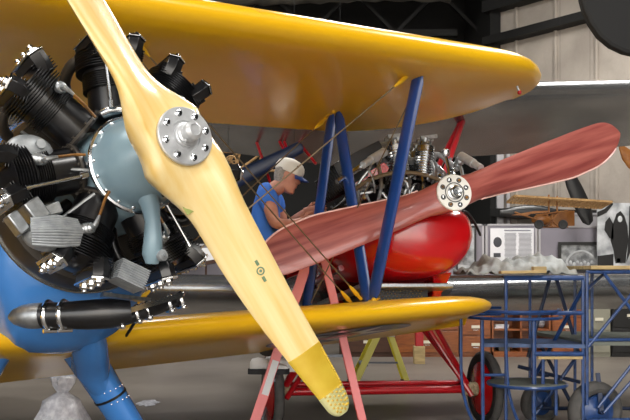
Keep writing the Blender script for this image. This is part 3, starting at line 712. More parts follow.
# landing gear
AL=V((-1.6,-.925,-1.34)); AR=V((-1.6,.775,-1.371))
b=MB(); b.tube([AL,AR],.036,12); b.build('axle','red_tube',red)
b=MB(); b.tube([AL+V((-.1,0,.06)),AR+V((-.1,0,.06))],.024,12); b.build('spreader_bar','red_tube',red)
for s,E in ((-1,AL),(1,AR)):
    t=-.35*s
    for (f_,w_) in ((-1.2,.20 if s>0 else -.48),(-2.1,.42 if s>0 else -.42)):
        b=MB(); b.tube([V((f_,w_,-.62)),E+V((0,0,0))],.028,10,flat=.6); b.build('landing_gear_strut','red_tube',red)
    b=MB(); b.tube([V((-1.7,s*.32,-.62)),E+V((.08,-s*.02,-.06))],.022,10); b.build('landing_gear_strut','red_tube',red)
    b=MB()
    for k in range(8): b.torus(E+V((0,s*(-.06+.022*k),0)),(0,1,0),.05,.013,20,6)
    b.build('shock_cord','cord_beige',red)
    wc=E+V((0,s*(.14 if s>0 else .08),0)); rw=.335
    b=MB(); b.torus(wc,(0,1,0),rw-.04,.04,48,12,flat=1.0); wh=b.build('main_wheel','tyre_grey',red)
    b=MB(); b.torus(wc-V((0,s*.03,0)),(0,1,0),rw-.06,.035,48,8,flat=.5); o=b.build('tyre_sidewall','tyre_rubber',wh); o.location=(0,0,0)
    b=MB(); b.lathe([(.03,-.085),(.10,-.07),(rw-.10,-.035),(rw-.10,.035),(.10,.07),(.03,.085)],wc,(0,1,0),36); o=b.build('wheel_disc','red_paint',wh); o.location=(0,0,0)
    b=MB(); b.lathe([(.04,-.11),(.04,.11)],wc,(0,1,0),16); o=b.build('wheel_hub','cast_grey',wh); o.location=(0,0,0)

# ================================================================ RED STEP LADDER and MAN
def stepladder(label,apex_z,cx,Y,half_w,spread_l,spread_r,depth,mn,mf,steps,tread,feet=None,yaw=0):
    L=wthing('step_ladder',(cx,Y,0),label,'ladder')
    c,s=math.cos(R(yaw)),math.sin(R(yaw))
    def g(x,y,z): return V((cx+x*c-y*s,Y+x*s+y*c,z))
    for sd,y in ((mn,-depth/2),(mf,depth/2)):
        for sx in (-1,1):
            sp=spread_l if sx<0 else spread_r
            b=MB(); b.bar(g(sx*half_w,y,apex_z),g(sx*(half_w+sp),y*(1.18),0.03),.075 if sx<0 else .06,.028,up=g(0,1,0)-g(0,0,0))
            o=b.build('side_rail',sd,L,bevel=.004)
            b=MB(); e=g(sx*(half_w+sp),y*1.18,.03); b.box(e,(.1,.05,.06)); b.build('foot',feet or 'black_matte',L,bevel=.005)
    k=1
    n_=int(apex_z/.28)
    for i in range(1,n_+1):
        z=i*.275
        if z>apex_z-.1: break
        t=1-z/apex_z; x=-(half_w+spread_l*t); y=depth/2*(1+.18*t)
        b=MB(); b.box(g(x,0,z),(.09,2*y-.02,.025),Matrix.Rotation(R(yaw),3,'Z')); b.build('step',tread,L)
        if i%2==0:
            x=(half_w+spread_r*t); b=MB(); b.bar(g(x,-y,z),g(x,y,z),.02,.02); b.build('rear_brace',mf,L)
    b=MB(); b.box(g(0,0,apex_z+.01),(half_w*2+.08,depth+.06,.03),Matrix.Rotation(R(yaw),3,'Z')); b.build('top_cap','white_enamel' if feet else mf,L,bevel=.006)
    b=MB(); b.bar(g(-(half_w+spread_l*.5),-depth/2,apex_z*.5),g(half_w+spread_r*.5,-depth/2,apex_z*.5),.015,.02); b.build('spreader',tread,L)
    return L,g
LY=6.68
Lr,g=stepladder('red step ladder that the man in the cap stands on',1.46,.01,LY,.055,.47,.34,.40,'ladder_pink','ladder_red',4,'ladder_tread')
b=MB(); 
b.box(g(-.344,-.2375,.555),(.05,.004,.30),Matrix.Rotation(R(18),3,'Y')); o=b.build('rail_label','paper',Lr)
Ly,g2=stepladder('yellow step ladder behind the red biplane axle',.61,0.80,10.3,.08,.28,.20,.42,'ladder_pale_yellow','ladder_yellow',2,'ladder_tread','frame_black',yaw=0)

# man ------------------------------------------------------------
def skin(name,pts,edges,radii,m,parent,root=0,sub=2):
    me=bpy.data.meshes.new(name); me.from_pydata([tuple(p) for p in pts],edges,[]); me.materials.append(MATS[m])
    o=bpy.data.objects.new(name,me); C.objects.link(o)
    md=o.modifiers.new('k','SKIN'); md.use_smooth_shade=True; md.branch_smoothing=.6
    sv=me.skin_vertices[0].data
    for i,r in enumerate(radii):
        r=r if isinstance(r,tuple) else (r,r); sv[i].radius=r; sv[i].use_root=(i==root)
    sb=o.modifiers.new('s','SUBSURF'); sb.levels=sub; sb.render_levels=sub
    if parent is not None:
        o.parent=parent
        if parent.name in OFF: o.location=OFF[parent.name]
    return o
MY=6.74; STEP=.5625
man=wthing('person',(-.35,MY,STEP),'grey-haired man in white cap and blue T-shirt standing on the red ladder','person')
def mp(px,py,dy=0): return at(px,py,MY+0)+V((0,dy,0))
hip=mp(266,262)
P_=[hip, mp(264,250), mp(264,232), mp(266,214), mp(268,191), mp(275,189), mp(281,185),   #0-6 spine neck head base
    mp(285,179), mp(287,171),                                                            #7,8 head
    mp(268,196,-.16), mp(276,226,-.24), mp(295,225,-.14), mp(303,221,-.10),               #9-12 near arm
    mp(272,195,.16), mp(284,226,.22), mp(300,215,.16), mp(306,210,.12),                   #13-16 far arm
    mp(266,268,-.09), mp(274,314,-.10), mp(266,356,-.10),                                 #17-19 near leg
    mp(266,268,.09), mp(284,312,.10), mp(279,356,.08)]                                    #20-22
E_=[(0,1),(1,2),(2,3),(3,4),(4,5),(5,6),(6,7),(7,8),(3,9),(9,10),(10,11),(11,12),(3,13),(13,14),(14,15),(15,16),(0,17),(17,18),(18,19),(0,20),(20,21),(21,22)]
Rd=[(.13,.12),(.125,.115),(.13,.13),(.13,.13),(.095,.095),(.068,.068),(.066,.066),(.082,.075),(.08,.072),.062,.052,.040,.028,.062,.052,.040,.028,.09,.062,.045,.09,.062,.045]
# head is a separate region of the same body mesh: we build it by lofting below and join
body=skin('body',P_,E_,Rd,'skin',man)
dg=bpy.context.evaluated_depsgraph_get(); dg.update()
me=bpy.data.meshes.new_from_object(body.evaluated_get(dg)); body.modifiers.clear(); body.data=me
bm=bmesh.new(); bm.from_mesh(me)
# face: a profile-lofted head facing +X (slightly down)
hc_=mp(288,176)
def headpts():
    rg=[]; prof=[ # z rel, front x, back x, half width
     (-.125,.070,.015,.025),(-.115,.088,.0,.040),(-.095,.094,-.045,.052),(-.075,.089,-.07,.060),(-.062,.097,-.08,.064),(-.05,.094,-.085,.067),(-.035,.096,-.092,.070),(-.02,.110,-.097,.072),(-.005,.104,-.10,.074),(.015,.090,-.102,.076),(.035,.088,-.104,.078),(.05,.096,-.104,.078),(.075,.094,-.10,.076),(.10,.078,-.088,.066),(.118,.05,-.06,.045),(.126,.01,-.02,.012)]
    tilt=Matrix.Rotation(R(22),3,'Y')
    for z,fx,bx,hw in prof:
        s=[]; 
        for j in range(24):
            a=2*PI*j/24; ca,sa=math.cos(a),math.sin(a); mx=(fx+bx)/2; hx=(fx-bx)/2
            nose=-.03<z<.0; x=mx+hx*ca
            w=hw*math.copysign(abs(sa)**.85,sa)
            if nose and ca>.6: w*=.55
            s.append(hc_+tilt@V((x,w,z)))
        rg.append(s)
    return rg,tilt
rg,tilt=headpts(); mh=MB(); mh.rings(rg)
for s in (-1,1):
    ear=[]; mh.ball(hc_+tilt@V((-.012,s*.077,-.005)),.03,12,8,(.6,.28,1.0)); mh.ball(hc_+tilt@V((.082,s*.032,.022)),.014,10,6,(.6,1,.8))
o2=mh.build('tmp','skin'); bm.from_mesh(o2.data); bm.to_mesh(body.data); bm.free(); bpy.data.objects.remove(o2)
for p in body.data.polygons: p.use_smooth=True
# hands: palm and five curled fingers each
hands=MB()
for wr,dr,sd in ((mp(302,222,-.10),V((.9,.25,.15)),-1),(mp(306,210,.12),V((.9,-.2,.1)),1)):
    d=dr.normalized(); up=V((0,0,1)); up=(up-d*up.dot(d)).normalized(); sdv=d.cross(up)
    hands.tube([wr-d*.02,wr+d*.03,wr+d*.075,wr+d*.095],[.026,.036,.040,.034],12,flat=.5,up=up)
    for k in range(4):
        o_=wr+d*.085+up*(.028-.0187*k); ln=(.075,.082,.076,.06)[k]; cu=-sdv*sd
        hands.tube([o_-d*.015,o_+d*ln*.4+cu*.008,o_+d*ln*.7+cu*.025,o_+d*ln*.85+cu*.05],[.0095,.009,.0085,.006],8)
    o_=wr+d*.03+up*.03; hands.tube([o_,o_+d*.025+up*.025,o_+d*.06+up*.028-sdv*sd*.02],[.012,.0105,.008],8)
ho=hands.build('tmp','skin'); bm=bmesh.new(); bm.from_mesh(body.data); bm.from_mesh(ho.data); bm.to_mesh(body.data); bm.free(); bpy.data.objects.remove(ho)
# clothes
q=list(P_)
def cloth(name,ids,edges,rad,m,extra=()):
    pts=[P_[i] for i in ids]+list(extra); return skin(name,pts,edges,rad,m,man)
el=P_[9]+(P_[10]-P_[9])*.62; el2=P_[13]+(P_[14]-P_[13])*.62
sh=cloth('t_shirt',[0,1,2,3,4,9,13,5],[(0,1),(1,2),(2,3),(3,4),(3,5),(3,6),(5,8),(6,9),(4,7)],[(.16,.145),(.155,.14),(.165,.155),(.165,.16),(.13,.12),.10,.10,.08,.085,.085],'shirt_blue',[el,el2]); lab(sh,'blue short-sleeved T-shirt')
tr=cloth('trousers',[0,17,18,19,20,21,22],[(0,1),(1,2),(2,3),(0,4),(4,5),(5,6)],[(.155,.145),.115,.085,.07,.115,.085,.07],'trouser'); lab(tr,'dark trousers')
b=MB(); b.lathe([(.155,-.02),(.157,.02)],hip+V((0,0,.055)),(0,0,1),24,flat=.95); b.build('belt','black_matte',man)
# shoes
for dx,dy in ((0,-.10),(.10,.08)):
    fx=mp(264,372).x+dx; fy=MY+dy; b=MB(); rg=[]
    for x,hw,h in ((-.10,.026,.06),(-.085,.038,.085),(-.04,.042,.095),(.02,.044,.085),(.08,.048,.06),(.14,.045,.045),(.175,.03,.035),(.19,.012,.02)):
        s=[]
        for j in range(16):
            a=2*PI*j/16; ca,sa=math.cos(a),math.sin(a); s.append((fx+x,fy+hw*math.copysign(abs(ca)**.7,ca),STEP+.045+(h*.5)+h*.5*math.copysign(abs(sa)**.7,sa)-.0))
        rg.append(s)
    b.rings(rg); o=b.build('shoe','shoe_white',man,ang=60); lab(o,'white trainer')
    b=MB(); rg=[]
    for x,hw in ((-.115,.02),(-.10,.036),(-.04,.044),(.02,.046),(.08,.052),(.15,.048),(.185,.03),(.20,.01)):
        rg.append([(fx+x,fy-hw,STEP+.014),(fx+x,fy+hw,STEP+.014),(fx+x,fy+hw,STEP+.055),(fx+x,fy-hw,STEP+.055)])
    b.rings(rg); s_=b.build('sole','shoe_sole' if dx==0 else 'shoe_white',o); s_.location=(0,0,0)
    b=MB(); 
    for k in range(4): b.bar((fx+.03+.02*k,fy-.03,STEP+.128-.009*k),(fx+.045+.02*k,fy+.03,STEP+.128-.009*k),.006,.005)
    s_=b.build('laces','shoe_white',o); s_.location=(0,0,0)
# hair & cap
b=MB(); rg=[]
for z,fx,bx,hw in ((-.07,.0,-.088,.060),(-.05,.0,-.098,.074),(-.02,.005,-.108,.080),(.01,.01,-.112,.084),(.04,.03,-.113,.085),(.06,.04,-.112,.084)):
    s=[]
    for j in range(24):
        a=2*PI*j/24; ca,sa=math.cos(a),math.sin(a); mx=(fx+bx)/2; hx=(fx-bx)/2; s.append(hc_+tilt@V((mx+hx*ca,hw*sa,z)))
    rg.append(s)
b.rings(rg); o=b.build('hair','hair_grey',man); lab(o,'short grey hair')
b=MB(); rg=[]
for z,k in ((.025,1),(.04,1.03),(.065,1.03),(.092,.95),(.113,.78),(.128,.5),(.135,.2),(.137,.01)):
    s=[]
    for j in range(28):
        a=2*PI*j/28; s.append(hc_+tilt@V((-.006+.112*k*math.cos(a),.091*k*math.sin(a),z)))
    rg.append(s)
b.rings(rg); cap=b.build('baseball_cap','cap_white',man); lab(cap,'white baseball cap with a blue brim')
b=MB(); rg=[]
for i in range(9):
    t=-1+2*i/8; y=t*.075; x0=.10*math.sqrt(max(0,1-(t*.8)**2))-.008; x1=x0+.075*math.sqrt(max(.02,1-t*t)); dz=-.018*t*t
    rg.append([hc_+tilt@V((x0,y,.038+dz)),hc_+tilt@V((x1,y,.018+dz)),hc_+tilt@V((x1,y,.012+dz)),hc_+tilt@V((x0,y,.03+dz))])
b.rings(rg); o=b.build('cap_brim','cap_blue',cap); o.location=(0,0,0)
b=MB(); b.ball(hc_+tilt@V((-.006,0,.137)),.008); o=b.build('cap_button','cap_blue',cap); o.location=(0,0,0)
b=MB(); b.lathe([(.009,0),(.009,.003)],hc_+tilt@V((.05,-.085,.085)),(.3,-1,.2),12); o=b.build('cap_patch','ink_dark',cap); o.location=(0,0,0)

# ================================================================ BLUE ROLLING STANDS
def pt(b,pts,r=.017,n=8): b.tube(pts,r,n)
S1=wthing('work_stand',at(535,418,7.9).xy.to_3d(),'blue tube rolling work stand with curved rails, draped tarpaulin on top','stand')
YF,YB=6.9,7.7
def fr(name,pl,r=.0125,m='scaffold_blue',par=None):
    b=MB(); b.tube(pl,r,8); return b.build(name,m,par or S1)
zt=at(0,278,YF).z; floor_y=lambda Y: HY+CH/Y*FPX
def fpt(px,Y,z): return V(((px-315)/FPX*Y,Y,z))
x=lambda px: (px-315)/FPX*YF
for px,Y in ((506,YF),(583,YF),(530,YB),(575,YB)):
    fr('post',[fpt(px,Y,.0),fpt(px,Y,zt)],.0135)
fr('post',[fpt(534,YF,.0),fpt(534,YF,.98)],.019)
fr('post',[fpt(483,YF,.10),fpt(482,YF,1.0)],.015); 
fr('rail',[fpt(504,YF,zt),fpt(583,YF,zt)],.02); fr('rail',[fpt(530,YB,zt),fpt(578,YB,zt)],.018); fr('rail',[fpt(506,YF,zt),fpt(530,YB,zt)],.018); fr('rail',[fpt(583,YF,zt),fpt(578,YB,zt)],.018)
z2=at(0,313,YF).z; fr('rail',[fpt(506,YF,z2),fpt(583,YF,z2)],.018)
z3=at(0,354,YF).z; fr('rail',[fpt(533,YF,z3),fpt(583,YF,z3)],.02)
# curved side guards
for px0,px1,pe,ye in ((461,461,490,.03),(506,507,534,.02)):
    b=MB(); pts=[fpt(px0,YF-.05,1.02),fpt(px0,YF-.05,.75)]+bez(fpt(px1,YF-.05,.6),fpt(px1,YF-.05,.3),fpt((px1+pe)/2,YF-.05,.1),fpt(pe,YF-.05,ye),8); b.tube(pts,.0125,8); b.build('curved_guard','scaffold_blue',S1)
# rim of the upper deck (curved)
for z_,r_ in ((1.04,.36),(.985,.37)):
    b=MB(); c=fpt(512,YF+.25,z_); b.tube([c+V((r_*1.05*math.cos(a),.42*math.sin(a),0)) for a in [PI*.5+PI*1.5*k/24 for k in range(25)]],.0125,8); b.build('curved_rim','scaffold_blue',S1)
# shelf decks
b=MB(); zz=at(0,350,YF).z; b.prism([(0,0),(.79,-.12),(.79,.5),(.1,.5)],.03,fpt(482,YF+.1,zz+.03),(1,0,0),(0,1,0)); b.build('shelf_deck','deck_navy',S1)
b=MB(); b.bar(fpt(538,YF-.02,z3-.028),fpt(582,YF-.02,z3-.028),.03,.02); b.build('deck_edge','plank',S1)
z4=at(0,386,YF).z
b=MB(); c=fpt(527,YF+.15,z4); b.lathe([(.001,-.015),(.30,-.015),(.31,0),(.30,.015),(.001,.015)],c,(0,0,1),36,flat=.9); b.build('lower_deck','deck_grey',S1)
b=MB(); b.torus(c,(0,0,1),.31,.014,36,6); b.build('lower_rim','scaffold_blue',S1)
for px in (543,556): fr('stanchion',[fpt(px,YF,z4-.02 if px==543 else .22),fpt(px,YF,z3)],.014)
fr('rail',[fpt(483,YF,at(0,375,YF).z),fpt(506,YF,at(0,375,YF).z)],.012)
# braces
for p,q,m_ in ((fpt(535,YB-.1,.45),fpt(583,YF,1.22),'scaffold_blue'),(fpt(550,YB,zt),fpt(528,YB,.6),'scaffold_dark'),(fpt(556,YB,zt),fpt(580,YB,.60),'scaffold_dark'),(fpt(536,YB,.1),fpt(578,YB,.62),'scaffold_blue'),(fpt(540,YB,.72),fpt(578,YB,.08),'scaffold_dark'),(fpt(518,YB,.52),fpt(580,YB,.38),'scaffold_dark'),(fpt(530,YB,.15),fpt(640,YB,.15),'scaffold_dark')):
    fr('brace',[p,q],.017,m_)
def caster(cx,Y,r,label=None):
    b=MB(); c=V((cx,Y,r)); ax=V((.35,-1,0)).normalized()
    b.torus(c,ax,r-.045,.045,32,10,flat=1.2); w=b.build('wheel','tyre_grey',S1)
    b=MB(); b.lathe([(.02,-.05),(.03,-.045),(r-.085,-.02),(r-.08,.02),(.03,.045),(.02,.05)],c,ax,20)
    for k in range(5): a=2*PI*k/5; 
    o=b.build('wheel_hub','scaffold_blue',w); o.location=(0,0,0); 
    b=MB(); b.tube([c+ax*.09,c-ax*.09],.02,8); b.bar(c+ax*.09,c+ax*.09+V((0,0,r+.06)),.03,.01); b.bar(c-ax*.09,c-ax*.09+V((0,0,r+.06)),.03,.01); b.bar(c+ax*.1+V((0,0,r+.06)),c-ax*.1+V((0,0,r+.06)),.05,.02); o=b.build('caster_fork','scaffold_dark',w); o.location=(0,0,0)
caster(fpt(540,7.75,0).x,7.75,.19)
# second stand on the right
S2=wthing('work_stand',at(612,418,7.6).xy.to_3d(),'taller blue rolling scaffold with plank top at the right edge','stand')
zt2=at(0,272,YF).z
for px,Y in ((587,YF),(592,YF+.55),(700,YF),(690,YF+.9)): fr('post',[fpt(px,Y,.0 if px>600 else .30),fpt(px,Y,zt2)],.0135,par=S2)
fr('rail',[fpt(586,YF,zt2),fpt(702,YF,zt2)],.0135,par=S2); fr('rail',[fpt(592,YF+.7,zt2),fpt(690,YF+.9,zt2)],.018,par=S2)
fr('rail',[fpt(587,YF,at(0,340,YF).z),fpt(702,YF,at(0,339,YF).z)],.0135,par=S2)
for p,q in ((fpt(603,YF,zt2),fpt(660,YF,.75)),(fpt(588,YF,.76),fpt(655,YF,1.40)),(fpt(588,YF+.02,1.22),fpt(606,YF+.5,zt2)),(fpt(598,YF,.28),fpt(650,YF,.80)),(fpt(604,YF,.24),fpt(655,YF,.70)),(fpt(590,YF,.18),fpt(702,YF,.20))):
    fr('brace',[p,q],.0135,par=S2)
b=MB(); b.box(((fpt(590,YF,0).x+fpt(700,YF,0).x)/2,YF+.35,zt2+.035),(fpt(700,YF,0).x-fpt(590,YF,0).x,.75,.03)); b.build('top_plank','plank',S2,bevel=.004)
b=MB(); zz=.80; b.rings([[fpt(588,YF+.0,zz),fpt(702,YF,zz),fpt(702,YF+1.0,zz),fpt(530,YF+1.3,zz)],[fpt(588,YF+.0,zz-.03),fpt(702,YF,zz-.03),fpt(702,YF+1.0,zz-.03),fpt(530,YF+1.3,zz-.03)]]); b.build('middle_deck','deck_grey',S2)
b=MB(); c=V((fpt(595,7.0,0).x,7.0,.24)); ax=V((.30,-1,.0)).normalized(); b.torus(c,ax,.185,.055,36,12,flat=1.2); w=b.build('wheel','tyre_grey',S2)
b=MB(); b.lathe([(.02,-.06),(.04,-.055),(.12,-.03),(.135,-.05),(.135,.05),(.12,.03),(.04,.055),(.02,.06)],c,ax,24); o=b.build('wheel_hub','scaffold_blue',w); o.location=(0,0,0)
b=MB(); b.bar(c+ax*.09+V((0,0,-.0)),c+ax*.09+V((0,.1,.30)),.035,.012); b.bar(c-ax*.09,c-ax*.09+V((0,.0,.30)),.035,.012); b.tube([c+ax*.1,c-ax*.1],.018,8); o=b.build('caster_fork','scaffold_dark',w); o.location=(0,0,0)

# tarpaulin heap on the first stand
b=MB(); nx,ny=48,14; vs=[];fs=[]
x0=fpt(466,YF,0).x; x1=fpt(578,YF,0).x
random.seed(5)
def hprof(t): return interp(t,[0,.10,.19,.26,.36,.5,.62,.75,.88,.95,1],[.015,.03,.055,.125,.085,.095,.12,.13,.115,.05,.01])
for i in range(nx+1):
    for j in range(ny+1):
        t=i/nx; s=j/ny; h=hprof(t)*math.sin(PI*min(max(s,.0),1))**.45
        h+= .012*math.sin(t*37+s*9)+.01*math.sin(t*61-s*14)+.008*math.sin(s*23+t*11); 
        vs.append((x0+(x1-x0)*t+.02*math.sin(s*7),YF-.02+.75*s+.03*math.sin(t*9),zt+.035+max(h,0)*1.15))
for i in range(nx):
    for j in range(ny):
        a=i*(ny+1)+j; fs.append((a,a+1,a+ny+2,a+ny+1))
b.add(vs,fs); o=b.build('tarpaulin','tarp',ang=80); sd=o.modifiers.new('t','SOLIDIFY'); sd.thickness=.012; sd.offset=-1
tag(o,'crumpled grey tarpaulin heaped on the blue work stand','tarpaulin')
b=MB(); b.bar(fpt(500,YF-.06,zt+.045),fpt(545,YF-.06,zt+.05),.10,.022); o=b.build('wooden_board','plank',bevel=.003); tag(o,'long thin wooden board in front of the tarpaulin','board')
b=MB(); b.box(fpt(539,YF-.07,zt+.075),(.10,.08,.03)); o=b.build('wooden_block','plank',bevel=.003); tag(o,'short pale wooden block lying on the thin board','block')
b=MB(); b.bar(fpt(440,YF+.1,zt+.01),fpt(506,YF+.1,zt+.01),.10,.02); o=b.build('wooden_board','dark_wood',bevel=.003); tag(o,'dark board reaching out left of the blue work stand','board')

# ================================================================ BACKGROUND FURNITURE
CY=13.9
def zc(py,Y): return CH+(HY-py)/FPX*Y
def cabinet(px0,px1,top,cols,rows,label,m='cabinet_wood',openshelf=False,Y=CY,name='drawer_cabinet',cat='cabinet',group=None):
    xa=(px0-315)/FPX*Y; xb=(px1-315)/FPX*Y; w=xb-xa; e=wthing(name,((xa+xb)/2,Y+.3,0),label,cat,group)
    b=MB(); 
    if openshelf:
        b.box(((xa+xb)/2,Y+.58,top/2),(w,.03,top)); b.box((xa+.015,Y+.3,top/2),(.03,.58,top)); b.box((xb-.015,Y+.3,top/2),(.03,.58,top)); b.box(((xa+xb)/2,Y+.3,top-.015),(w,.58,.03)); b.box(((xa+xb)/2,Y+.3,.04),(w,.58,.08)); b.box(((xa+xb)/2,Y+.3,top*.5),(w,.56,.025)); b.box(((xa+xb)/2,Y+.3,top/2),(.03,.56,top-.02))
        b.build('carcass',m,e)
    else:
        b.box(((xa+xb)/2,Y+.3,top/2),(w-.005,.56,top)); b.build('carcass',m,e)
        for i in range(cols):
            for j in range(rows):
                dw=w/cols; dh=(top-.08)/rows; cx=xa+dw*(i+.5); cz=.06+dh*(j+.5)
                b=MB(); b.box((cx,Y+.01,cz),(dw-.03,.03,dh-.025)); d=b.build('drawer',m,e,bevel=.004)
                b=MB(); b.box((cx,Y-.010,cz),(.13,.012,.045)); o=b.build('label_holder','label_card',d); o.location=(0,0,0)
                b=MB(); b.tube([(cx-.05,Y-.01,cz-.05),(cx-.04,Y-.03,cz-.05),(cx+.04,Y-.03,cz-.05),(cx+.05,Y-.01,cz-.05)],.006,6); o=b.build('drawer_handle','polished_steel',d); o.location=(0,0,0)
    return e
cabinet(340,395,.80,1,2,'dark wooden drawer chest behind the yellow ladder','dark_wood')
cabinet(395,459,.80,1,2,'brown wooden chest behind the left landing struts','cabinet_wood')
cabinet(460,491,.92,1,3,'orange-brown wooden drawer cabinet behind the red-disc wheel')
cabinet(492,551,.86,1,1,'open wooden shelf unit with papers between two drawer cabinets','cabinet_wood',True,name='shelf_unit',cat='shelf')
cabinet(552,583,.92,1,3,'orange-brown wooden drawer cabinet beside the beige filing cabinet')
cabinet(587,611,.80,1,2,'beige metal filing cabinet','file_grey',name='filing_cabinet')
cabinet(612,650,.88,1,2,'dark cabinet at the far right behind the scaffold','frame_black')
for i,(px,py,w,h,m,nm,lb) in enumerate(((500,330,.22,.06,'paper','paper_stack','stack of white papers on the left of the open shelf'),(503,349,.18,.10,'duct_grey','box','small grey box on the lower left shelf'),(541,326,.10,.16,'litter','bag','pale crumpled bag on the right of the open shelf'))):
    z={0:.445,1:.08,2:.445}[i]; b=MB()
    if i==2: b.ball((fpt(px,CY+.3,0).x,CY+.3,z+.09),.10,14,10,(.9,.8,.9))
    elif i==0:
        for k in range(4): b.box((fpt(px,CY+.25,0).x+random.uniform(-.02,.02),CY+.25,z+.0075+.015*k),(w,.2,.0145))
    else:
        b.box((fpt(px,CY+.25,0).x,CY+.25,z+h/2),(w,.2,h)); b.box((fpt(px,CY+.25,0).x,CY+.25,z+h+.006),(w+.01,.21,.012))
    o=b.build(nm,m,bevel=.003); tag(o,lb,nm.split('_')[0])
# shadow box/black case on the filing cabinets
b=MB(); b.box((fpt(601,CY+.3,0).x,CY+.3,.835),(.40,.4,.07)); b.box((fpt(601,CY+.3,0).x,CY+.09,.84),(.12,.02,.03)); o=b.build('equipment_case','frame_black',bevel=.01); tag(o,'black flat case on top of the beige filing cabinet','case')

# grey display panels
PY=14.9
def panel(px0,px1,top_py,label):
    xa=(px0-315)/FPX*PY; xb=(px1-315)/FPX*PY; zt_=zc(top_py,PY); e=wthing('display_panel',((xa+xb)/2,PY,0),label,'panel')
    b=MB(); b.box(((xa+xb)/2,PY,zt_/2+.05),(xb-xa-.03,.04,zt_-.12)); b.build('fabric_panel','panel_grey',e)
    b=MB()
    for x_ in (xa+.02,xb-.02): b.box((x_,PY,zt_/2),(.035,.06,zt_))
    b.box(((xa+xb)/2,PY,zt_-.015),(xb-xa,.06,.03)); b.box(((xa+xb)/2,PY,.1),(xb-xa,.06,.03)); b.build('panel_frame','panel_frame',e)
    return e
panel(410,484,224,'grey display panel behind the red nose cowl')
panel(485,537,224,'grey display panel with the white printed poster')
panel(538,604,226,'grey display panel behind the framed black photograph')
panel(150,240,244,'grey display panel seen below the yellow wing, left of the pale propeller')
# posters and pictures
def picture(px0,py0,px1,py1,name,label,cat,fm,im,fw=.05,Y=PY-.06,extra=None,tilt_=0):
    a=at(px0,py0,Y); c=at(px1,py1,Y); cx,cz=(a.x+c.x)/2,(a.z+c.z)/2; w=abs(c.x-a.x); h=abs(a.z-c.z); e=wthing(name,(cx,Y,cz-h/2),label,cat)
    b=MB(); b.box((cx,Y,cz),(w-.01,.012,h-.01)); b.build('picture_sheet',im,e)
    if fm:
        b=MB(); 
        for s in (-1,1): b.box((cx+s*(w/2-fw/2),Y-.01,cz),(fw,.03,h)); b.box((cx,Y-.01,cz+s*(h/2-fw/2)),(w-2*fw,.03,fw))
        b.build('picture_frame',fm,e)
    return e,a,c
e,a,c=picture(490,228,534,264,'poster','white printed poster with text columns and a small picture','poster',None,'paper')
b=MB(); w=c.x-a.x
for k in range(22):
    z=a.z-.09-k*.021; 
    for (u0,u1) in ((.32,.60),(.64,.95)):
        if u0<.5 or 1: b.box((a.x+w*(u0+u1)/2,a.y-.009,z),(w*(u1-u0)*random.uniform(.85,1),.003,.008))
b.box((a.x+w*.62,a.y-.009,a.z-.04),(w*.6,.003,.02)); b.build('text_lines','ink',e)
b=MB(); b.ball((a.x+w*.17,a.y-.008,a.z-.24),.08,12,8,(.9,.06,1.1)); b.build('printed_photo','ink_dark',e); b=MB(); b.box((a.x+w*.16,a.y-.009,a.z-.46),(.12,.004,.07)); b.build('printed_photo','ink_dark',e)
e,a,c=picture(558,242,604,272,'framed_photograph','black-framed wide photograph showing an arched group scene','picture','frame_black','photo_grey',.05,Y=PY-.09)
b=MB(); ctr=(a+c)/2
b.torus((ctr.x,a.y-.012,ctr.z-.16),(0,1,0),.26,.016,24,4,a0=R(-75),a1=R(75),flat=.3)
for k in range(9): b.ball((ctr.x-.24+.06*k,a.y-.012,ctr.z-.12+.03*(k%2)),.025,8,6,(1,.2,1.3))
b.build('group_figures','photo_light',e)
e,a,c=picture(456,226,476,273,'framed_photograph','narrow black-framed picture partly behind the red nose cowl','picture','frame_black','photo_light',.03)
b=MB(); b.prism([(-.15,-.25),(.12,-.28),(.14,.0),(.02,.06),(-.15,-.1)],.004,((a.x+c.x)/2,a.y-.01,(a.z+c.z)/2),(1,0,0),(0,0,1)); b.build('grey_shape','photo_grey',e)
b=MB(); aa=at(180,250,PY-.25); cc_=at(224,262,PY-.25); b.rings([[aa,at(228,246,PY-.25),at(228,258,PY-.25),at(182,266,PY-.25)],[v+V((0,.02,0)) for v in (aa,at(228,246,PY-.25),at(228,258,PY-.25),at(182,266,PY-.25))]]); o=b.build('white_board','paper'); tag(o,'white sheet leaning behind the pale propeller and engine','board')
b=MB(); p=at(180,268,PY-.35); q=at(228,259,PY-.35); b.bar(p,q,.3,.06); b.bar(p,V((p.x,p.y,0)),.05,.05,up=(0,1,0)); b.bar(q,V((q.x,q.y,0)),.05,.05,up=(0,1,0)); o=b.build('wooden_shelf','dark_wood'); tag(o,'dark red-brown shelf under the white sheet','shelf')
b=MB(); p=at(180,285,PY-.4); b.bar(at(180,276,PY-.4),at(230,276,PY-.4),.3,.04); b.bar(at(206,261,PY-.42),at(206,276,PY-.42),.03,.04,up=(0,1,0)); 
for px in (181,229): q_=at(px,276,PY-.4); b.bar(q_,V((q_.x,q_.y,0)),.05,.05,up=(0,1,0))
o=b.build('wooden_bench','dark_wood'); tag(o,'low dark bench in front of the grey panel at left','bench')

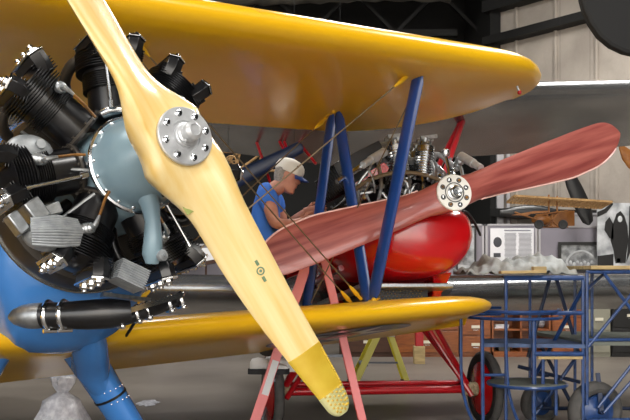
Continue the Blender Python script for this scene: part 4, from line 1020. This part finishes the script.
# black and white mural with a person in black
MYY=14.6
e=wthing('mural',at(620,260,MYY),'large black and white photo mural of a person in black at right','picture')
b=MB(); a=at(597,203,MYY); c=at(650,268,MYY); b.box(((a.x+c.x)/2,MYY,(a.z+c.z)/2),(c.x-a.x,.03,a.z-c.z)); b.build('mural_board','photo_light',e)
b=MB(); s_=MYY/FPX; O=at(0,0,MYY-.022)
def mpoly(pl): b.prism([((x_-315)*s_,(HY-y_)*s_) for x_,y_ in pl],.006,V((0,MYY-.02,CH)),(1,0,0),(0,0,1))
mpoly([(612,226),(616,214),(620,211),(624,216),(627,226),(628,240),(626,254),(625,263),(615,263),(613,250),(610,240)])
mpoly([(605,222),(609,217),(613,224),(613,240),(609,238),(604,230)]); mpoly([(629,206),(632,206),(631,250),(626,262),(628,240)]); mpoly([(597,256),(613,254),(613,266),(597,266)]); mpoly([(597,212),(604,209),(611,203),(613,204),(606,213),(597,217)])
b.build('black_figure','frame_black',e)
b=MB(); b.ball(at(620,219,MYY-.02),.055,12,8,(.8,.12,1.1)); b.box(at(618.5,262,MYY-.02),(.06,.006,.12)); b.build('pale_face','photo_light',e)
# pale storage box behind model
b=MB(); p=at(575,220,PY+.3); b.box((p.x+.1,PY+.4,1.17),(.95,.1,2.34)); b.box((p.x+.1,PY+.4,2.36),(1.0,.14,.04)); o=b.build('white_board','panel_frame'); tag(o,'tall white board standing behind the grey display panels','board')
b=MB(); 
for px0,px1 in ((548,572),): b.box(((px0+px1)/2*0+fpt(560,PY+.2,0).x,PY+.2,2.12),(.42,.3,.32)); 
o=b.build('wooden_crate','varnish_orange',bevel=.01)
e=o; tag(o,'small orange-brown wooden crate above the grey panel behind the model aeroplane','crate')
o.location=(0,0,.12)
b=MB(); b.box((fpt(560,PY+.2,0).x,PY+.2,1.04),(.30,.2,2.08)); o=b.build('stand_post','beam_dark'); tag(o,'dark stand post holding the wooden crate behind the panels','stand')

# model aeroplane skeleton
MYm=13.6
mod=wthing('model_airplane',at(545,236,MYm),'tan open-framework model aeroplane hanging in front of the grey panels','model')
b=MB(); a=at(511,197,MYm); c=at(607,203,MYm); mid=(a+c)/2
for i in range(28):
    t=i/27; p=a+(c-a)*t; b.bar(p+V((0,-.25,.0)),p+V((0,.30,-.06)),.012,.035)
for dy,dz in ((-.25,0),(-.05,0.0),(.30,-.06)): b.bar(a+V((0,dy,dz)),c+V((0,dy,dz)),.022,.03)
b.build('model_wing','tan_balsa',mod)
b=MB(); cx=at(552,214,MYm)
for p,q in ((( -.25,0,-.02),(.25,0,.05)),((-.25,0,-.20),(.25,0,-.20)),((-.25,0,-.02),(-.25,0,-.2)),((0,0,.0),(0,0,-.2)),((.1,0,.0),(-.1,0,-.2)),((-.1,0,.0),(.1,0,-.2)),((-.05,0,.02),(-.05,0,.30)),((.08,0,.02),(.08,0,.28)),((-.25,-.1,-.1),(-.6,-.1,.02))): b.tube([cx+V(p),cx+V(q)],.014,6)
b.ball(cx+V((-.18,-.05,-.1)),.11,12,8,(1.4,.7,.7)); b.build('model_fuselage','varnish_orange',mod)
for dx in (-.24,.13):
    b=MB(); b.torus(cx+V((dx,-.15,-.17)),(.2,1,0),.055,.018,20,6); b.lathe([(.05,-.01),(.05,.01)],cx+V((dx,-.15,-.17)),(.2,1,0),14); b.build('model_wheel','tyre_rubber',mod)
b=MB(); b.prism([(-.3,-.02),(-.05,-.03),(0,0),(.25,.02),(.3,.05),(.05,.04)],.015,cx+V((-.38,-.2,-.01)),(1,0,0),(0,0,1)); b.build('model_propeller','varnish_orange',mod)
b=MB(); b.tube([at(560,200,MYm),V((at(560,200,MYm).x,MYm,7.8))],.002,5); b.tube([at(590,202,MYm),V((at(590,202,MYm).x,MYm,7.8))],.002,5); b.build('hanging_wire','beam_dark',mod)
# black propeller on the wall
b=MB(); rg=[]
for px,py,w_ in ((564,160,.06),(569,174,.10),(574,186,.13),(580,200,.14),(585,213,.13),(588,222,.09),(589,225,.02)):
    p=at(px,py,PY-.4); rg.append([p+V((w_*math.cos(a)*.95,.03*math.sin(a),w_*.4*math.cos(a)*.5)) for a in [2*PI*k/12 for k in range(12)]])
b.rings(rg); hub=at(560,150,PY-.4); rg=[]
for px,py,w_ in ((562,156,.06),(556,140,.09),(550,122,.13),(545,108,.12),(540,92,.09),(538,84,.02)):
    p=at(px,py,PY-.4); rg.append([p+V((w_*math.cos(a)*.95,.03*math.sin(a),w_*.4*math.cos(a)*.5)) for a in [2*PI*k/12 for k in range(12)]])
b.rings(rg); b.lathe([(.10,-.06),(.10,.06)],at(563,158,PY-.4),(0,1,0),16); b.tube([at(563,158,PY-.4),at(563,158,PY-.4)+V((.4,1.3,0))],.03,8)
o=b.build('wall_propeller','frame_black'); tag(o,'black wooden propeller mounted upright high on the pale wall','propeller')
b=MB(); rg=[]
for i in range(12):
    t=i/11; p=at(500+60*t,213-2*t,PY-.05); w_=.10*math.sin(PI*min(max(t*.9+.1,0),.97))+.02; rg.append([p+V((0,.03*math.sin(a),w_*math.cos(a))) for a in [2*PI*k/10 for k in range(10)]])
b.rings(rg); o=b.build('propeller_blade','black_enamel'); tag(o,'black propeller blade lying along the top of the grey panels','propeller')
# wall hanging wooden prop tip right of red blade
b=MB(); rg=[]
for px,py,w_ in ((619,145,.05),(622,152,.12),(628,158,.16),(640,166,.16),(670,175,.10)):
    p=at(px,py,MYY-.3); rg.append([p+V((0,.03*math.sin(a),w_*math.cos(a))) for a in [2*PI*k/10 for k in range(10)]])
b.rings(rg); b.tube([at(655,171,MYY-.3),wallpt(655,171)],.03,8); o=b.build('wall_propeller','varnish_orange'); tag(o,'brown wooden propeller tip mounted on the wall at the right edge','propeller')

# dark rounded tailplane hanging from the roof, upper right
b=MB(); Yh=6.6; pl=[]
for px,py in ((579,-12),(579,0),(582,12),(588,25),(597,38),(609,48),(622,54),(640,58),(665,58),(700,40),(715,0),(700,-40),(640,-52),(600,-45),(585,-30)):
    pl.append(((px-315)/FPX*Yh,(HY-py)/FPX*Yh))
b.prism(pl,.10,V((0,Yh,CH)),(1,0,0),(0,0,1)); o=b.build('hanging_rudder','dark_fabric',bevel=.03,smooth=False)
e=wthing('hanging_rudder',((645-315)/FPX*Yh,Yh,3.0),'large dark rounded rudder hung from the roof at upper right','rudder')
o.name='fabric_panel'; o.parent=e; o.location=OFF[e.name]
b=MB()
for px in (610,680): p=at(px,-38,Yh); b.tube([p,V((p.x,Yh,7.8))],.006,6)
b.build('hanging_cable','wire_steel',e)
# grey duct/canopy under the roof
b=MB(); rg=[]
for i in range(30):
    t=i/29; p=at(180+270*t,-6+2*math.sin(t*6),12.0); r_=.17+.02*math.sin(i*2.2); rg.append([p+V((0,r_*math.cos(a),r_*.7*math.sin(a))) for a in [2*PI*k/14 for k in range(14)]])
b.rings(rg); 
e=wthing('ceiling_duct',at(315,10,12),'wrinkled grey fabric duct hung under the dark roof','duct'); o=b.build('fabric_sleeve','duct_grey',e)
b=MB()
for px in (210,300,400): p=at(px,-10,12); b.tube([p,V((p.x,12,7.8))],.01,6)
b.build('hanger','beam_dark',e)
# curved pale conduit by the wing tip
b=MB(); pts=[at(503,52,11),at(502,44,11)]+bez(at(502,42,11),at(504,38,11),at(508,36,11),at(516,36,11),6)+[at(560,32,11.3),at(620,24,11.4)]; b.tube(pts,.018,8); b.tube([at(503,52,11),at(503,240,11)],.018,8); b.tube([at(503,240,11),V((at(503,240,11).x,11,0))],.018,8); o=b.build('conduit_stand','wire_steel'); 
bpy.data.objects.remove(o)
# navigation lamp on yellow upper wing tip
b=MB(); mi=MX.inverted(); p=mi@(at(519.5,92.5,6.05)-H0); b.ball(p,.016); 
nl=b.build('navigation_lamp','lamp_red',bip); nl['label']='small red wing tip lamp'
b=MB(); b.tube([p,p+V((0,-.02,.05)),p+V((.0,-.05,.10))],.008,6); b.build('lamp_bracket','satin_aluminium',bip)

# pale skeleton fuselage with small wheel behind the propeller
sk=wthing('wooden_airframe',at(240,160,11.2)-V((0,0,.2)),'pale wooden skeleton airframe with a small spoked wheel hung behind the man','airframe')
b=MB(); Ys=11.2
for p,q in (((205,151),(286,154)),((210,168),(280,171)),((216,151),(216,168)),((240,152),(236,170)),((262,153),(258,170)),((216,168),(240,152)),((240,169),(262,153))): b.tube([at(*p,Ys),at(*q,Ys)],.016,6)
for p,q in (((205,151),(286,154)),((210,168),(280,171))): b.tube([at(*p,Ys+.4),at(*q,Ys+.4)],.016,6)
b.build('wooden_frame','tan_balsa',sk)
b=MB(); c=at(231,161,Ys-.1); b.torus(c,(0.1,1,0),.065,.010,28,6)
for k in range(3): a=PI*k/3; b.tube([c+V((.065*math.cos(a),0,.065*math.sin(a))),c-V((.065*math.cos(a),0,.065*math.sin(a)))],.006,6)
b.tube([c,c+V((0,.5,0))],.012,6); b.build('spoked_wheel','tan_balsa',sk)
b=MB(); p=at(216,151,Ys); b.tube([p,V((p.x,Ys,7.8))],.002,5); p=at(262,153,Ys); b.tube([p,V((p.x,Ys,7.8))],.002,5); b.build('hanging_wire','beam_dark',sk)
# dark blue strut leaning across
b=MB(); p=at(215,190,8.6); q=at(303,146,8.6); b.tube([p,p+(q-p)*.03,p+(q-p)*.97,q],[.03,.09,.06,.02],14,flat=.35); 
o=b.build('spare_strut','scaffold_dark'); e=wthing('spare_strut',V((p.x,8.6,p.z-.1)),'dark blue spare wing strut slung across behind the man','strut'); o.parent=e; o.location=OFF[e.name]; o.name='strut_tube'
b=MB(); 
for t in (.15,.9): s_=p+(q-p)*t; b.tube([s_,V((s_.x,8.6,7.8))],.002,5)
b.build('hanging_wire','beam_dark',e)
# yellow fin pieces between the struts
b=MB(); Yy=10.5; b.prism([((x_-315)*Yy/FPX,(HY-y_)*Yy/FPX) for x_,y_ in ((327,142),(338,146),(337,158),(333,156))],.05,V((0,Yy,CH)),(1,0,0),(0,0,1)); b.prism([((x_-315)*Yy/FPX,(HY-y_)*Yy/FPX) for x_,y_ in ((349,143),(358,149),(351,152))],.05,V((0,Yy,CH)),(1,0,0),(0,0,1)); b.bar(at(330,144,Yy),at(355,146,Yy),.06,.03)
fo=b.build('fin_panel','yellow_dope',smooth=False); o=wthing('hanging_fin',at(340,150,Yy),'x','fin'); fo.parent=o; fo.location=OFF[o.name]; p=at(340,145,Yy); b=MB(); b.tube([p,V((p.x,Yy,7.8))],.002,5); b.build('hanging_wire','beam_dark',o); tag(o,'small yellow tail fins hung in the dark between the blue struts','fin')

# red and wood jack post under the yellow wing tip
PX=at(419,362,12.9)
e=wthing('support_post',(PX.x,12.9,0),'short red post on a pale wooden block, standing in front of the brown chest','post')
b=MB(); b.box((PX.x,12.9,.13),(.16,.16,.26)); b.build('wooden_block','plank',e,bevel=.006)
b=MB(); b.box((PX.x,12.9,.46),(.12,.12,.40)); b.build('red_sleeve','red_tube',e,bevel=.01)

# plastic bag and litter
bx=at(62,405,6.6); e=wthing('plastic_bag',(bx.x,6.6,0),'knotted clear white plastic bag on the floor at lower left','bag')
zb=at(0,391,6.6).z; b=MB(); rg=[]
prof=[(.02,0),(.15,.01),(.20,.10),(.21,.22),(.19,zb*.55),(.13,zb*.85),(.05,zb*.97),(.03,zb)]
for r_,h in prof:
    rg.append([V((bx.x+ (r_*(1+.10*math.sin(j*2.3+h*20)))*math.cos(2*PI*j/26),6.6+(r_*(1+.1*math.cos(j*1.9+h*15)))*math.sin(2*PI*j/26),h)) for j in range(26)])
b.rings(rg); b.build('bag_body','bag',e,ang=70)
b=MB(); rg=[]
for r_,h in ((.03,0),(.06,.03),(.085,.07),(.09,.11),(.05,.14),(.02,.145)): rg.append([V((bx.x+.01+(r_*(1+.25*math.sin(j*2.9)))*math.cos(2*PI*j/22),6.6+(r_*(1+.25*math.cos(j*2.3)))*math.sin(2*PI*j/22),zb-.01+h+.012*math.sin(j*3))) for j in range(22)])
b.rings(rg); b.build('bag_gathered_top','bag',e,ang=70)
b=MB(); lx=at(148,404,8.95); rg=[]
for r_,h in ((.005,.012),(.05,.025),(.09,.012),(.10,.003),(.09,.001)): rg.append([V((lx.x+r_*(1+.3*math.sin(j*2.1))*math.cos(2*PI*j/18),8.95+r_*1.8*(1+.3*math.cos(j*1.7))*math.sin(2*PI*j/18),h+.004*(1+math.sin(j*2.6)))) for j in range(18)])
b.rings(rg); o=b.build('crumpled_wrapper','litter',ang=70); tag(o,'small crumpled clear wrapper lying alone on the floor','wrapper')

# ================================================================ LIGHT, CAMERA
w=bpy.data.worlds.new('World'); sc.world=w; w.use_nodes=True; nt=w.node_tree; bg=nt.nodes['Background']
sky=nt.nodes.new('ShaderNodeTexSky'); sky.sky_type='NISHITA'; sky.sun_disc=False; sky.sun_elevation=R(38); sky.sun_rotation=R(180); sky.air_density=1.2; sky.dust_density=3
mixn=nt.nodes.new('ShaderNodeMixRGB'); mixn.inputs[0].default_value=.75; mixn.inputs[2].default_value=(1,.98,.95,1)
mul=nt.nodes.new('ShaderNodeMixRGB'); mul.blend_type='MULTIPLY'; mul.inputs[0].default_value=1; mul.inputs[2].default_value=(.12,.12,.12,1)
nt.links.new(sky.outputs[0],mul.inputs[1]); nt.links.new(mul.outputs[0],mixn.inputs[1]); nt.links.new(mixn.outputs[0],bg.inputs[0]); bg.inputs[1].default_value=4.3
def area(name,loc,rot,sx,sy,pw,col=(1,1,1)):
    l=bpy.data.lights.new(name,'AREA'); l.shape='RECTANGLE'; l.size=sx; l.size_y=sy; l.energy=pw; l.color=col; o=bpy.data.objects.new(name,l); C.objects.link(o); o.location=loc; o.rotation_euler=rot; return o
# unseen fill lamps added under the ceiling to brighten floor and background
for (x_,y_) in ((-4,2),(3,2),(-4,8),(4.5,7.5),(-2,13),(1.2,11.5),(4.8,10.8)):
    area('fill_light',(x_,y_,7.6),(0,0,0),1.6,1.6,240 if y_<9 else 300,(1,.97,.92))
sl_=bpy.data.lights.new('sun','SUN'); sl_.energy=9; sl_.angle=R(.6); sl_.color=(1,.96,.9); so=bpy.data.objects.new('sun',sl_); C.objects.link(so); so.rotation_euler=(R(32),0,R(20)); so.location=(0,-20,20)
cd=bpy.data.cameras.new('Camera'); cam=bpy.data.objects.new('Camera',cd); C.objects.link(cam); cam.location=(0,0,CH); cam.rotation_euler=(PI/2,0,0)
cd.sensor_width=36; cd.lens=36*FPX/630; cd.shift_y=(HY-210)/630; cd.clip_end=200; sc.camera=cam
sc.view_settings.view_transform='Standard'; sc.view_settings.look='None'; sc.view_settings.gamma=1; sc.view_settings.exposure=0.0; sc.view_settings.use_curve_mapping=False
